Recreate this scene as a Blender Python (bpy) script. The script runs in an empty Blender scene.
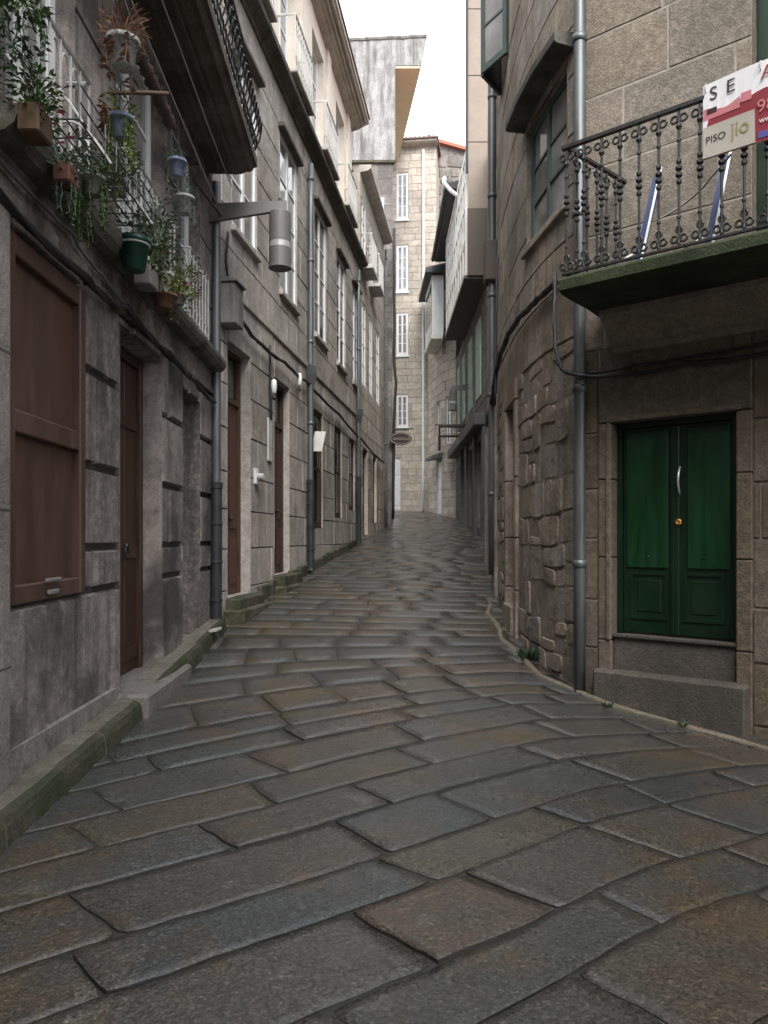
import bpy, math, random
from mathutils import Vector, noise
R = math.radians
scene = bpy.context.scene
COL = scene.collection
rnd = random.Random(7)

# ------------------------------------------------------------------ mesh kit
class MB:
    def __init__(s): s.v=[]; s.f=[]; s.m=[]
    def add(s, vs, fs, mat=0):
        o=len(s.v); s.v+= [tuple(p) for p in vs]
        for f in fs: s.f.append(tuple(i+o for i in f)); s.m.append(mat)
    def quad(s,a,b,c,d,mat=0): s.add([a,b,c,d],[(0,1,2,3)],mat)
    def box8(s,p,mat=0):   # p: 4 bottom, 4 top
        s.add(p,[(3,2,1,0),(4,5,6,7),(0,1,5,4),(1,2,6,5),(2,3,7,6),(3,0,4,7)],mat)
    def fbox(s,F,s0,s1,z0,z1,d0,d1,mat=0,ns=1,bev=0.0):
        if bev>0 and ns==1:
            b=min(bev,(s1-s0)*.3,(z1-z0)*.3,abs(d1-d0)*.45)
            S=[s0,s0+b,s1-b,s1]; Z=[z0,z0+b,z1-b,z1]; D=[d0,d0+b,d1-b,d1]
            P=lambda i,j,k:F(S[i],Z[j],D[k])
            pts={}; vs=[]
            def V(i,j,k):
                if (i,j,k) not in pts: pts[(i,j,k)]=len(vs); vs.append(P(i,j,k))
                return pts[(i,j,k)]
            fs=[]
            for i in (1,2):
                pass
            c=[1,2]
            # six faces
            fs.append([V(1,1,3),V(2,1,3),V(2,2,3),V(1,2,3)])
            fs.append([V(1,1,0),V(1,2,0),V(2,2,0),V(2,1,0)])
            fs.append([V(0,1,1),V(0,1,2),V(0,2,2),V(0,2,1)])
            fs.append([V(3,1,1),V(3,2,1),V(3,2,2),V(3,1,2)])
            fs.append([V(1,3,1),V(1,3,2),V(2,3,2),V(2,3,1)])
            fs.append([V(1,0,1),V(2,0,1),V(2,0,2),V(1,0,2)])
            # edges
            for (i,ii) in ((0,1),(3,2)):
                for (j,jj) in ((0,1),(3,2)):
                    fs.append([V(i,jj,1),V(i,jj,2),V(ii,j,2),V(ii,j,1)])
                for (k,kk) in ((0,1),(3,2)):
                    fs.append([V(i,1,kk),V(i,2,kk),V(ii,2,k),V(ii,1,k)])
                    for (j,jj) in ((0,1),(3,2)):
                        fs.append([V(i,jj,kk),V(ii,j,kk),V(ii,jj,k)])
            for (j,jj) in ((0,1),(3,2)):
                for (k,kk) in ((0,1),(3,2)):
                    fs.append([V(1,j,kk),V(2,j,kk),V(2,jj,k),V(1,jj,k)])
            s.add(vs,fs,mat); return
        vs=[];fs=[]
        for i in range(ns+1):
            q=s0+(s1-s0)*i/ns
            vs+=[F(q,z0,d0),F(q,z0,d1),F(q,z1,d1),F(q,z1,d0)]
        for i in range(ns):
            a=4*i;b=a+4
            for k in range(4): fs.append((a+k,a+(k+1)%4,b+(k+1)%4,b+k))
        fs.append((0,3,2,1)); e=4*ns; fs.append((e,e+1,e+2,e+3))
        s.add(vs,fs,mat)
    def prof(s,F,s0,s1,prof,ns=1,mat=0,close=True):  # profile of (d,z) swept along s
        vs=[];fs=[];n=len(prof)
        for i in range(ns+1):
            q=s0+(s1-s0)*i/ns
            vs+=[F(q,z,d) for d,z in prof]
        for i in range(ns):
            a=n*i;b=a+n
            for k in range(n if close else n-1): fs.append((a+k,a+(k+1)%n,b+(k+1)%n,b+k))
        if close:
            fs.append(tuple(range(n-1,-1,-1))); fs.append(tuple(n*ns+k for k in range(n)))
        s.add(vs,fs,mat)
    def tube(s,pts,r,seg=6,mat=0,cap=True):
        pts=[Vector(p) for p in pts]; n=len(pts); vs=[];fs=[]
        rr=r if isinstance(r,(list,tuple)) else [r]*n
        up=None
        for i,p in enumerate(pts):
            t=(pts[min(i+1,n-1)]-pts[max(i-1,0)])
            t=t.normalized() if t.length>1e-9 else Vector((0,0,1))
            if up is None:
                up=Vector((0,0,1)) if abs(t.z)<.9 else Vector((1,0,0))
            a=t.cross(up)
            if a.length<1e-6: a=t.cross(Vector((1,0,.3)))
            a.normalize(); b=a.cross(t).normalized(); up=b
            for k in range(seg):
                w=2*math.pi*k/seg
                vs.append(p+(a*math.cos(w)+b*math.sin(w))*rr[i])
        for i in range(n-1):
            for k in range(seg):
                fs.append((i*seg+k,i*seg+(k+1)%seg,(i+1)*seg+(k+1)%seg,(i+1)*seg+k))
        if cap:
            fs.append(tuple(range(seg-1,-1,-1))); fs.append(tuple((n-1)*seg+k for k in range(seg)))
        s.add(vs,fs,mat)
    def lathe(s,c,prof,seg=12,mat=0,cap=True):   # prof of (r,z)
        c=Vector(c); vs=[];fs=[];n=len(prof)
        for r,z in prof:
            for k in range(seg):
                w=2*math.pi*k/seg; vs.append(c+Vector((r*math.cos(w),r*math.sin(w),z)))
        for i in range(n-1):
            for k in range(seg): fs.append((i*seg+k,i*seg+(k+1)%seg,(i+1)*seg+(k+1)%seg,(i+1)*seg+k))
        if cap:
            fs.append(tuple(range(seg-1,-1,-1))); fs.append(tuple((n-1)*seg+k for k in range(seg)))
        s.add(vs,fs,mat)
    def ring(s,c,ax,bx,R_,r,n=12,seg=5,a0=0,a1=2*math.pi,mat=0):
        c=Vector(c);ax=Vector(ax);bx=Vector(bx)
        pts=[c+(ax*math.cos(a0+(a1-a0)*i/n)+bx*math.sin(a0+(a1-a0)*i/n))*R_ for i in range(n+1)]
        s.tube(pts,r,seg,mat)
    def leaf(s,p,d,up,l,w,mat=0):
        p=Vector(p);d=Vector(d).normalized();q=d.cross(Vector(up))
        if q.length<1e-4: q=d.cross(Vector((1,.2,.1)))
        q.normalize(); nrm=q.cross(d)
        a=p+d*l*.45+q*w*.5+nrm*l*.06; b=p+d*l*.45-q*w*.5+nrm*l*.06; e=p+d*l-nrm*l*.05; m=p+d*l*.5
        s.add([p,a,e,b,m],[(0,4,1),(1,4,2),(2,4,3),(3,4,0)],mat)
    def build(s,name,mats,parent=None,smooth=False):
        me=bpy.data.meshes.new(name)
        off=parent_off(parent)
        me.from_pydata([(x-off.x,y-off.y,z-off.z) for x,y,z in s.v],[],s.f)
        if not isinstance(mats,(list,tuple)): mats=[mats]
        for m in mats: me.materials.append(m)
        me.polygons.foreach_set('material_index',[min(i,len(mats)-1) for i in s.m])
        if smooth: me.polygons.foreach_set('use_smooth',smooth if isinstance(smooth,list) else [True]*len(s.f))
        me.update()
        o=bpy.data.objects.new(name,me); COL.objects.link(o)
        if parent is not None: o.parent=parent
        return o
def parent_off(p):
    off=Vector((0,0,0))
    while p is not None: off+=p.location; p=p.parent
    return off
def tag(o,label=None,cat=None,group=None,kind=None):
    if label:o['label']=label
    if cat:o['category']=cat
    if group:o['group']=group
    if kind:o['kind']=kind
    return o
def thing(name,loc,label,cat,group=None):
    o=bpy.data.objects.new(name,None); COL.objects.link(o); o.location=loc; o.empty_display_size=.1
    return tag(o,label,cat,group)
def copy_thing(root,loc,label=None):
    r=root.copy(); COL.objects.link(r); r.location=loc
    if label: r['label']=label
    for ch in root.children:
        c=ch.copy(); COL.objects.link(c); c.parent=r
        for g in ch.children:
            d=g.copy(); COL.objects.link(d); d.parent=c
    return r

class Frame:
    def __init__(s,pos,sign): s.pos=pos; s.sign=sign
    def __call__(s,q,z,d=0):
        x,y=s.pos(q)
        if d==0: return Vector((x,y,z))
        e=.02; x1,y1=s.pos(q+e); x0,y0=s.pos(q-e); tx,ty=x1-x0,y1-y0; l=math.hypot(tx,ty)
        return Vector((x+s.sign*ty/l*d, y-s.sign*tx/l*d, z))
def crom(pts):
    def f(t):
        if t<=pts[0][0]:
            a,b=pts[0],pts[1]; return a[1]+(b[1]-a[1])/(b[0]-a[0])*(t-a[0])
        if t>=pts[-1][0]:
            a,b=pts[-2],pts[-1]; return b[1]+(b[1]-a[1])/(b[0]-a[0])*(t-b[0])
        i=max(k for k in range(len(pts)-1) if pts[k][0]<=t)
        x0,y0=pts[i];x1,y1=pts[i+1]
        def sl(k):
            a=pts[max(k-1,0)];b=pts[min(k+1,len(pts)-1)]; return (b[1]-a[1])/(b[0]-a[0])
        h=x1-x0;u=(t-x0)/h
        return (2*u**3-3*u*u+1)*y0+(u**3-2*u*u+u)*h*sl(i)+(-2*u**3+3*u*u)*y1+(u**3-u*u)*h*sl(i+1)
    return f
def sm(a,b,x):
    t=max(0,min(1,(x-a)/(b-a))); return t*t*(3-2*t)

# camera model (for converting measurements): eye at 1.6 m, horizon at row 538, focal 760 px
FPX=760.0; HV=538.0; EYE=1.6
gY=crom([(-60,-.02),(-2,0),(1.5,.03),(3.84,.08),(7.26,.24),(9.88,.43),(11.15,.56),(14.57,.86),(19.4,1.27),(27.3,1.98),(34,2.7),(36,2.88),(42,3.3),(60,3.6),(90,3.6)])
def G(x,y):
    yy=max(-40,min(80,y))
    return gY(yy)-.11*max(0,min(x,5)-1.2)*(1-sm(7.3,9.6,y))*sm(-2,4,y)

B1=Frame(lambda q:(-1.99-.021*q,q),1)
B2=Frame(lambda q:(-3.445+.126*q,q),1)
W=(.769,-.639)
RD=Frame(lambda q:(2.1+W[0]*q,7+W[1]*q),1)      # door wall: t grows to the right
rcx=crom([(7.17,1.885),(7.6,1.775),(8.2,1.685),(9,1.635),(10,1.645),(11,1.70),(12,1.795)])
RC=Frame(lambda q:(rcx(q),q),-1)
r2x=crom([(11.6,1.80),(12.5,1.86),(14.8,2.06),(17,2.33),(20.8,2.84),(22.2,3.06)])
R2=Frame(lambda q:(r2x(q),q),-1)
R3=Frame(lambda q:(2.93+.002*q,q),-1)
def onB1(u,v,d=0.0):
    r=(u-384)/FPX; y=(-1.99+d)/(r+.021); return Vector((r*y,y,EYE+(HV-v)/FPX*y))
def onB2(u,v,d=0.0):
    r=(u-384)/FPX; y=(-3.445+d)/(r-.126); return Vector((r*y,y,EYE+(HV-v)/FPX*y))

# ------------------------------------------------------------------ materials
def newmat(name):
    m=bpy.data.materials.new(name); m.use_nodes=True
    nt=m.node_tree; b=nt.nodes['Principled BSDF']; return m,nt,b
def N(nt,t,**k):
    n=nt.nodes.new(t)
    for a,v in k.items():
        if a in n.inputs: n.inputs[a].default_value=v
        else: setattr(n,a,v)
    return n
def mixc(nt,fac,a,b,mode='MIX'):
    n=nt.nodes.new('ShaderNodeMix'); n.data_type='RGBA'; n.blend_type=mode
    for i,x in ((0,fac),(6,a),(7,b)):
        if isinstance(x,(int,float)): n.inputs[i].default_value=x
        elif isinstance(x,tuple): n.inputs[i].default_value=(*x,1) if len(x)==3 else x
        else: nt.links.new(x,n.inputs[i])
    return n.outputs[2]
def ramp(nt,src,pts):
    n=nt.nodes.new('ShaderNodeValToRGB'); e=n.color_ramp.elements
    while len(e)<len(pts): e.new(.5)
    for k,(p,c) in enumerate(pts):
        e[k].position=p; e[k].color=(c,c,c,1) if isinstance(c,(int,float)) else (*c,1)
    nt.links.new(src,n.inputs[0]); return n.outputs[0]
def mp(nt,scale=(1,1,1),loc=(0,0,0)):
    tc=nt.nodes.new('ShaderNodeTexCoord'); m=nt.nodes.new('ShaderNodeMapping')
    m.inputs['Scale'].default_value=scale; m.inputs['Location'].default_value=loc
    nt.links.new(tc.outputs['Object'],m.inputs[0]); return m.outputs[0]
def nz(nt,vec,scale,detail=4,rough=.55):
    n=N(nt,'ShaderNodeTexNoise',Scale=scale,Detail=detail,Roughness=rough); nt.links.new(vec,n.inputs['Vector']); return n.outputs['Fac']
def isl(nt): return nt.nodes.new('ShaderNodeNewGeometry').outputs['Random Per Island']
def bump(nt,b,srcs,dist=.01):
    prev=None
    for h,st in srcs:
        n=N(nt,'ShaderNodeBump',Strength=st,Distance=dist); nt.links.new(h,n.inputs['Height'])
        if prev is not None: nt.links.new(prev,n.inputs['Normal'])
        prev=n.outputs[0]
    nt.links.new(prev,b.inputs['Normal'])
def stone(name,c1,c2,stain=(.06,.055,.05),stain_amt=.5,speck=.5,moss=0,bst=.5,rough=.85,spscale=55,streak=.4,pale=0.0,seed=0.,cols=None,st0=.5):
    m,nt,b=newmat(name); v0=mp(nt,loc=(seed,seed*.7,0))
    sc_=N(nt,'ShaderNodeVectorMath',operation='SCALE'); cx=nt.nodes.new('ShaderNodeCombineXYZ'); ii=isl(nt)
    for k in range(3): nt.links.new(ii,cx.inputs[k])
    nt.links.new(cx.outputs[0],sc_.inputs[0]); sc_.inputs['Scale'].default_value=23.0
    ad=N(nt,'ShaderNodeVectorMath',operation='ADD'); nt.links.new(v0,ad.inputs[0]); nt.links.new(sc_.outputs[0],ad.inputs[1]); v=ad.outputs[0]
    base=ramp(nt,isl(nt),[(0,tuple(x*.8 for x in c1)),(.4,c1),(.7,tuple((x+y)/2 for x,y in zip(c1,c2))),(1,tuple(x*1.08 for x in c2))])
    if cols: base=ramp(nt,isl(nt),[(i/(len(cols)-1),c) for i,c in enumerate(cols)])
    big=nz(nt,v0,.9,5,.6); med=nz(nt,v,4.5,6,.65)
    base=mixc(nt,ramp(nt,med,[(.38,0),(.66,.6)]),base,tuple(x*.55 for x in c1))
    fine=nz(nt,v,15,5,.7); base=mixc(nt,ramp(nt,fine,[(.45,0),(.75,.55)]),base,tuple(min(1,x*1.35) for x in c2))
    sv=mp(nt,(2.6,2.6,.28),(seed,0,0)); st=nz(nt,sv,1.6,5,.62)
    f=ramp(nt,st,[(st0,0),(st0+.2,streak)]); base=mixc(nt,f,base,stain)
    f2=ramp(nt,big,[(.47,0),(.60,stain_amt)]); base=mixc(nt,f2,base,stain)
    if pale>0:
        pv=nz(nt,mp(nt,(1.6,1.6,.8),(3+seed,1,2)),2.2,6,.7)
        base=mixc(nt,ramp(nt,pv,[(.6,0),(.72,pale)]),base,(.42,.40,.37))
    if moss>0:
        mv=nz(nt,mp(nt,loc=(9,4,seed)),3.2,6,.7)
        base=mixc(nt,ramp(nt,mv,[(.62-.3*moss,0),(.78-.28*moss,.9)]),base,(.028,.037,.013))
    sp=nz(nt,v,spscale,2,.6)
    spc=ramp(nt,sp,[(.3,.62),(.5,1.0),(.7,1.35)])
    base=mixc(nt,speck,base,spc,'MULTIPLY')
    nt.links.new(base,b.inputs['Base Color'])
    nt.links.new(ramp(nt,med,[(.3,rough-.12),(.7,rough+.08)]),b.inputs['Roughness'])
    b.inputs['Specular IOR Level'].default_value=.35
    bump(nt,b,[(nz(nt,v,11,6,.7),bst),(sp,bst*.7)],.012)
    return m
def plain(name,c,rough=.5,metal=0,var=.25,scale=6,dirt=None,dirt_amt=.5,bst=.1,spec=.5,stretch=(1,1,1)):
    m,nt,b=newmat(name); v=mp(nt,stretch)
    n=nz(nt,v,scale,6,.65)
    base=mixc(nt,ramp(nt,n,[(.3,0),(.7,1)]),tuple(x*(1-var) for x in c),tuple(min(1,x*(1+var)) for x in c))
    if dirt: base=mixc(nt,ramp(nt,nz(nt,mp(nt,stretch,(5,2,7)),scale*.4,6,.7),[(.48,0),(.68,dirt_amt)]),base,dirt)
    nt.links.new(base,b.inputs['Base Color'])
    nt.links.new(ramp(nt,n,[(.3,max(.05,rough-.12)),(.7,min(1,rough+.15))]),b.inputs['Roughness'])
    b.inputs['Metallic'].default_value=metal; b.inputs['Specular IOR Level'].default_value=spec
    if bst: bump(nt,b,[(nz(nt,v,scale*5,5,.6),bst)],.006)
    return m
def leafmat(name,a,bc):
    m,nt,b=newmat(name)
    nt.links.new(ramp(nt,isl(nt),[(0,a),(1,bc)]),b.inputs['Base Color'])
    b.inputs['Roughness'].default_value=.5
    return m
M={}
M['granite_near']=stone('granite near left',(.175,.152,.138),(.33,.29,.265),(.035,.032,.03),.8,.6,streak=.75,pale=.5,spscale=70,bst=.6)
M['granite_pale']=stone('granite corner pale',(.2,.185,.17),(.26,.235,.215),stain_amt=.3,speck=.7,spscale=70)
M['granite_base']=stone('granite base mossy',(.175,.158,.146),(.25,.225,.21),(.06,.058,.05),.5,.5,moss=.32,streak=.5,pale=.2,seed=3)
M['granite_long']=stone('granite long house',(.39,.352,.325),(.52,.475,.44),(.12,.105,.095),.4,.45,streak=.45,seed=5,bst=.5,cols=[(.35,.32,.30),(.47,.43,.40),(.41,.36,.32),(.49,.455,.42),(.36,.335,.315),(.44,.39,.345)])
M['granite_warm']=stone('granite warm',(.27,.225,.18),(.40,.34,.28),(.10,.082,.06),.5,.6,streak=.35,seed=11,bst=.8,cols=[(.23,.19,.15),(.36,.325,.29),(.30,.235,.17),(.42,.36,.29),(.27,.25,.235),(.38,.30,.21),(.33,.285,.235)])
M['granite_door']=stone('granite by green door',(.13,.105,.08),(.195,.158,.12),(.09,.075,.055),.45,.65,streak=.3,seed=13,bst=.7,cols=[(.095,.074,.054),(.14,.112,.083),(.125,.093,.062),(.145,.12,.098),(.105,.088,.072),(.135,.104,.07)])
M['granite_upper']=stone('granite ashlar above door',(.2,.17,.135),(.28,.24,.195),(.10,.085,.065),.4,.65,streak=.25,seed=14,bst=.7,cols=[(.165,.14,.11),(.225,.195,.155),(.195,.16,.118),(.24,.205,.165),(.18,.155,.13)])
M['granite_tan']=stone('granite tan end house',(.46,.41,.35),(.56,.50,.43),(.30,.265,.225),.5,.3,streak=.25,seed=17,bst=.4)
M['rubble_dark']=stone('dark rubble',(.17,.155,.145),(.28,.255,.24),(.07,.068,.065),.5,.5,seed=19)
M['concrete']=stone('grey streaked render',(.30,.297,.294),(.35,.346,.343),(.10,.098,.095),.5,.35,streak=.95,seed=23,bst=.3,st0=.44)
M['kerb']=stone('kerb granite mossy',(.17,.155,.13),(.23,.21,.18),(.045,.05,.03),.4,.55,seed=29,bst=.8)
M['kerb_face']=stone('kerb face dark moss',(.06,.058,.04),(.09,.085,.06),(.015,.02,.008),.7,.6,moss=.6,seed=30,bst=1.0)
M['moss']=stone('moss covered stone',(.09,.085,.06),(.13,.12,.085),(.02,.026,.01),.7,.6,moss=.55,seed=31,bst=1.0)
M['moss_dark']=stone('dark wet moss',(.035,.045,.022),(.045,.055,.028),(.012,.02,.007),.7,.5,moss=.5,seed=33,bst=.8)
M['step_dark']=stone('weathered door step',(.095,.082,.072),(.115,.10,.088),(.05,.044,.036),.5,.6,seed=38,bst=.8)
M['step']=stone('step granite',(.155,.14,.13),(.20,.18,.165),(.09,.082,.075),.4,.75,seed=37,spscale=80)
M['mortar_dark']=plain('dark joint',(.045,.042,.038),.95,var=.5)
M['mortar']=plain('lime mortar',(.23,.205,.175),.95,var=.4)
M['mortar_warm']=plain('warm mortar',(.21,.18,.145),.95,var=.4)
M['mortar_pale']=plain('pale pointing',(.29,.262,.22),.95,var=.3)
M['render']=plain('cream render',(.72,.645,.55),.85,var=.08,scale=3,dirt=(.42,.36,.28),dirt_amt=.35)
M['white']=plain('white paint',(.72,.73,.74),.45,var=.06,dirt=(.5,.5,.49),dirt_amt=.4)
M['white_old']=plain('old white paint',(.55,.545,.53),.6,var=.12,dirt=(.25,.24,.22),dirt_amt=.5)
M['cream_wood']=plain('cream gallery wood',(.70,.69,.65),.6,var=.08,dirt=(.3,.27,.22),dirt_amt=.5)
M['panel']=plain('brown painted panel',(.075,.040,.029),.5,var=.25,scale=3,dirt=(.035,.02,.017),dirt_amt=.6,stretch=(2,2,.5))
M['wood_dark']=plain('dark brown door wood',(.042,.021,.013),.5,var=.5,scale=9,stretch=(4,4,.25),bst=.4)
M['wood_red']=plain('red brown door wood',(.075,.032,.02),.5,var=.35,scale=9,stretch=(4,4,.25),bst=.3)
M['green']=plain('dark green door paint',(.0016,.017,.005),.4,var=.2,scale=2.5,bst=.08)
M['green_light']=plain('green board paint',(.003,.036,.0105),.38,var=.3,scale=5,bst=.12,dirt=(.008,.02,.009),dirt_amt=.6,stretch=(3,3,.4))
M['green_frame']=plain('green grey window paint',(.055,.085,.075),.5,var=.25)
M['green_pale']=plain('pale green shutter paint',(.42,.60,.50),.6,var=.15,dirt=(.2,.24,.2))
M['iron']=plain('black iron',(.022,.024,.026),.5,.2,var=.4,scale=20,dirt=(.07,.045,.03),dirt_amt=.4,bst=.3)
M['iron_white']=plain('white iron',(.45,.45,.44),.5,var=.1,dirt=(.3,.27,.24))
M['zinc']=plain('grey zinc pipe',(.135,.148,.155),.42,.45,var=.2,scale=4,dirt=(.075,.08,.078),dirt_amt=.5,stretch=(3,3,.5))
M['guard']=plain('dark cast guard',(.035,.04,.043),.5,.3,var=.3,scale=8)
M['lamp']=plain('lamp grey paint',(.115,.11,.105),.55,.0,var=.08,scale=5)
M['lamp_band']=plain('lamp pale band',(.36,.36,.35),.35,.2,var=.05)
M['soffit']=stone('dark balcony underside',(.14,.122,.105),(.16,.14,.12),(.055,.038,.025),.6,.4,seed=41,bst=.5)
M['cornice']=stone('mossy cornice stone',(.12,.115,.10),(.16,.15,.13),(.04,.04,.03),.6,.4,moss=.35,seed=43)
M['cladding']=plain('dark brown cladding',(.085,.066,.053),.7,var=.2,scale=3)
M['tan_panel']=plain('tan end wall panel',(.24,.20,.165),.8,var=.15,scale=3,dirt=(.17,.14,.11),dirt_amt=.4)
M['ochre']=plain('ochre soffit paint',(.80,.70,.46),.8,var=.08,scale=2)
M['tile_brown']=plain('weathered roof tile',(.17,.115,.10),.85,var=.35,scale=9)
M['tile']=plain('red roof tile',(.33,.12,.08),.8,var=.3,scale=9)
M['cable']=plain('black cable sheath',(.02,.02,.021),.55,var=.3)
M['cable_grey']=plain('grey cable sheath',(.10,.10,.10),.55,var=.3)
M['shop']=plain('dark shopfront paint',(.085,.09,.092),.5,var=.3)
M['brass']=plain('brass',(.55,.27,.05),.35,.7,var=.1)
M['steel']=plain('steel handle',(.55,.55,.55),.3,.6,var=.05)
M['pot_green']=plain('dark green plastic',(.01,.05,.035),.35,var=.1)
M['blind']=plain('brown reeds',(.075,.048,.035),.8,var=.4,scale=30)
M['terracotta']=plain('terracotta',(.13,.06,.04),.8,var=.2)
M['box_brown']=plain('brown planter',(.085,.05,.025),.7,var=.2)
M['pot_white']=plain('white plastic pot',(.6,.59,.56),.5,var=.08)
M['pot_grey']=plain('grey planter',(.17,.16,.15),.7,var=.15)
M['pot_blue']=plain('blue glazed pot',(.16,.2,.3),.35,var=.3,scale=25,dirt=(.5,.52,.55),dirt_amt=.9)
M['pot_deco']=plain('patterned pot',(.36,.36,.345),.5,var=.3,scale=70,dirt=(.05,.06,.06),dirt_amt=1.0)
M['dry']=leafmat('dried stems',(.15,.07,.035),(.24,.13,.075))
M['leaf']=leafmat('fresh leaf',(.035,.085,.018),(.10,.18,.045))
M['leaf_grey']=leafmat('grey green leaf',(.07,.105,.06),(.17,.21,.15))
M['leaf_dark']=leafmat('dark ivy leaf',(.015,.04,.018),(.045,.085,.045))
M['leaf_yellow']=leafmat('yellow green leaf',(.12,.17,.03),(.25,.28,.07))
M['flower_pink']=leafmat('pink petals',(.55,.08,.16),(.65,.22,.3))
M['flower_purple']=leafmat('purple petals',(.42,.04,.35),(.55,.12,.5))
M['blue']=plain('blue plastic strip',(.015,.035,.12),.45,var=.15)
M['banner_white']=plain('banner white',(.70,.70,.72),.6,var=.05,scale=2)
M['banner_red']=plain('banner maroon',(.22,.018,.028),.6,var=.12,scale=2)
M['banner_pink']=plain('banner pink print',(.50,.17,.19),.6,var=.08)
M['banner_grey']=plain('banner beige print',(.40,.37,.32),.6,var=.1,scale=3)
M['banner_dark']=plain('banner dark print',(.028,.012,.013),.6,var=.05)
M['banner_blue']=plain('banner blue print',(.08,.08,.3),.6,var=.05)
M['gold']=plain('banner gold print',(.30,.25,.10),.6,var=.05)
M['yellow']=plain('yellow poster',(.55,.30,.04),.6,var=.2)
M['sand']=stone('sandy edging mortar',(.16,.135,.10),(.21,.175,.125),(.12,.11,.07),.5,.5,seed=47)
M['pink_tile']=plain('worn pink threshold',(.34,.24,.2),.7,var=.2)
def glassmat(name,c,rough=.06):
    m,nt,b=newmat(name); v=mp(nt)
    base=mixc(nt,ramp(nt,nz(nt,v,2.2,3,.5),[(.35,0),(.65,1)]),tuple(x*.6 for x in c),c)
    nt.links.new(base,b.inputs['Base Color']); b.inputs['Roughness'].default_value=rough
    b.inputs['Specular IOR Level'].default_value=.7
    bump(nt,b,[(nz(nt,v,2.5,2,.5),.05)],.02)
    return m
M['glass_pale']=glassmat('glass with sky reflection in its colour',(.42,.44,.46))  # reflected sky put into the pane colour
M['glass']=glassmat('window glass',(.05,.056,.06))
M['glass_curtain_sky']=glassmat('glass with pale curtain and sky reflection',(.30,.30,.29))  # pale tone is curtain on some windows, sky reflection painted on sashes
M['glass_dark']=glassmat('dark shop glass',(.018,.026,.024))

# paving: wet granite slabs
def pavemat():
    m,nt,b=newmat('wet granite paving'); v=mp(nt)
    r=isl(nt)
    base=ramp(nt,r,[(0,(.044,.049,.050)),(.22,(.062,.065,.062)),(.42,(.050,.055,.056)),(.58,(.068,.065,.058)),(.72,(.056,.056,.046)),(.86,(.074,.061,.045)),(.94,(.080,.057,.040)),(1,(.054,.057,.055))])
    n1=nz(nt,v,1.0,6,.68); n2=nz(nt,mp(nt,loc=(4,8,1)),.75,5,.6); n4=nz(nt,mp(nt,loc=(2,3,9)),2.6,6,.7); n5=nz(nt,mp(nt,loc=(7,1,2)),1.9,5,.65)
    vo=nt.nodes.new('ShaderNodeTexVoronoi'); vo.inputs['Scale'].default_value=105; nt.links.new(v,vo.inputs['Vector'])
    gr=nt.nodes.new('ShaderNodeSeparateColor'); nt.links.new(vo.outputs['Color'],gr.inputs[0]); grain=gr.outputs[0]
    n3=nz(nt,v,58,3,.7)
    base=mixc(nt,ramp(nt,n1,[(.51,0),(.62,.85)]),base,(.098,.064,.032))
    base=mixc(nt,ramp(nt,n5,[(.56,0),(.70,.6)]),base,(.058,.052,.026))
    base=mixc(nt,ramp(nt,n2,[(.5,0),(.65,.55)]),base,(.036,.040,.036))
    base=mixc(nt,ramp(nt,n4,[(.60,0),(.70,.6)]),base,(.15,.14,.122))
    base=mixc(nt,.62,base,ramp(nt,grain,[(.0,.3),(.3,.75),(.6,.95),(.85,1.35),(1,2.5)]),'MULTIPLY')
    base=mixc(nt,.7,base,ramp(nt,n3,[(.32,.3),(.5,1.0),(.66,1.9)]),'MULTIPLY')
    nt.links.new(base,b.inputs['Base Color'])
    rg=N(nt,'ShaderNodeMath',operation='ADD'); nt.links.new(ramp(nt,nz(nt,mp(nt,loc=(1,1,5)),1.5,5,.6),[(.3,.13),(.7,.40)]),rg.inputs[0]); nt.links.new(ramp(nt,n3,[(.3,.0),(.7,.16)]),rg.inputs[1])
    nt.links.new(rg.outputs[0],b.inputs['Roughness'])
    b.inputs['Specular IOR Level'].default_value=.5
    bump(nt,b,[(n4,.3),(nz(nt,v,26,5,.75),1.0),(n3,.8),(grain,.5)],.014)
    b.inputs['Coat Weight'].default_value=1; b.inputs['Coat IOR'].default_value=1.45
    nt.links.new(ramp(nt,nz(nt,mp(nt,loc=(3,1,4)),1.3,6,.62),[(.35,1.0),(.65,.6)]),b.inputs['Coat Weight'])
    nt.links.new(ramp(nt,n3,[(.3,.07),(.7,.24)]),b.inputs['Coat Roughness'])
    cb=N(nt,'ShaderNodeBump',Strength=.5,Distance=.009); nt.links.new(nz(nt,v,38,5,.7),cb.inputs['Height']); nt.links.new(cb.outputs[0],b.inputs['Coat Normal'])
    return m
M['pave']=pavemat()
def jointmat():
    m,nt,b=newmat('wet earth joint'); v=mp(nt)
    base=mixc(nt,ramp(nt,nz(nt,v,2.2,5,.6),[(.52,0),(.68,1)]),(.036,.035,.032),(.026,.034,.014))
    nt.links.new(base,b.inputs['Base Color']); b.inputs['Roughness'].default_value=.45
    bump(nt,b,[(nz(nt,v,40,5,.7),.7)],.01)
    return m
M['joint']=jointmat()

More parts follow.
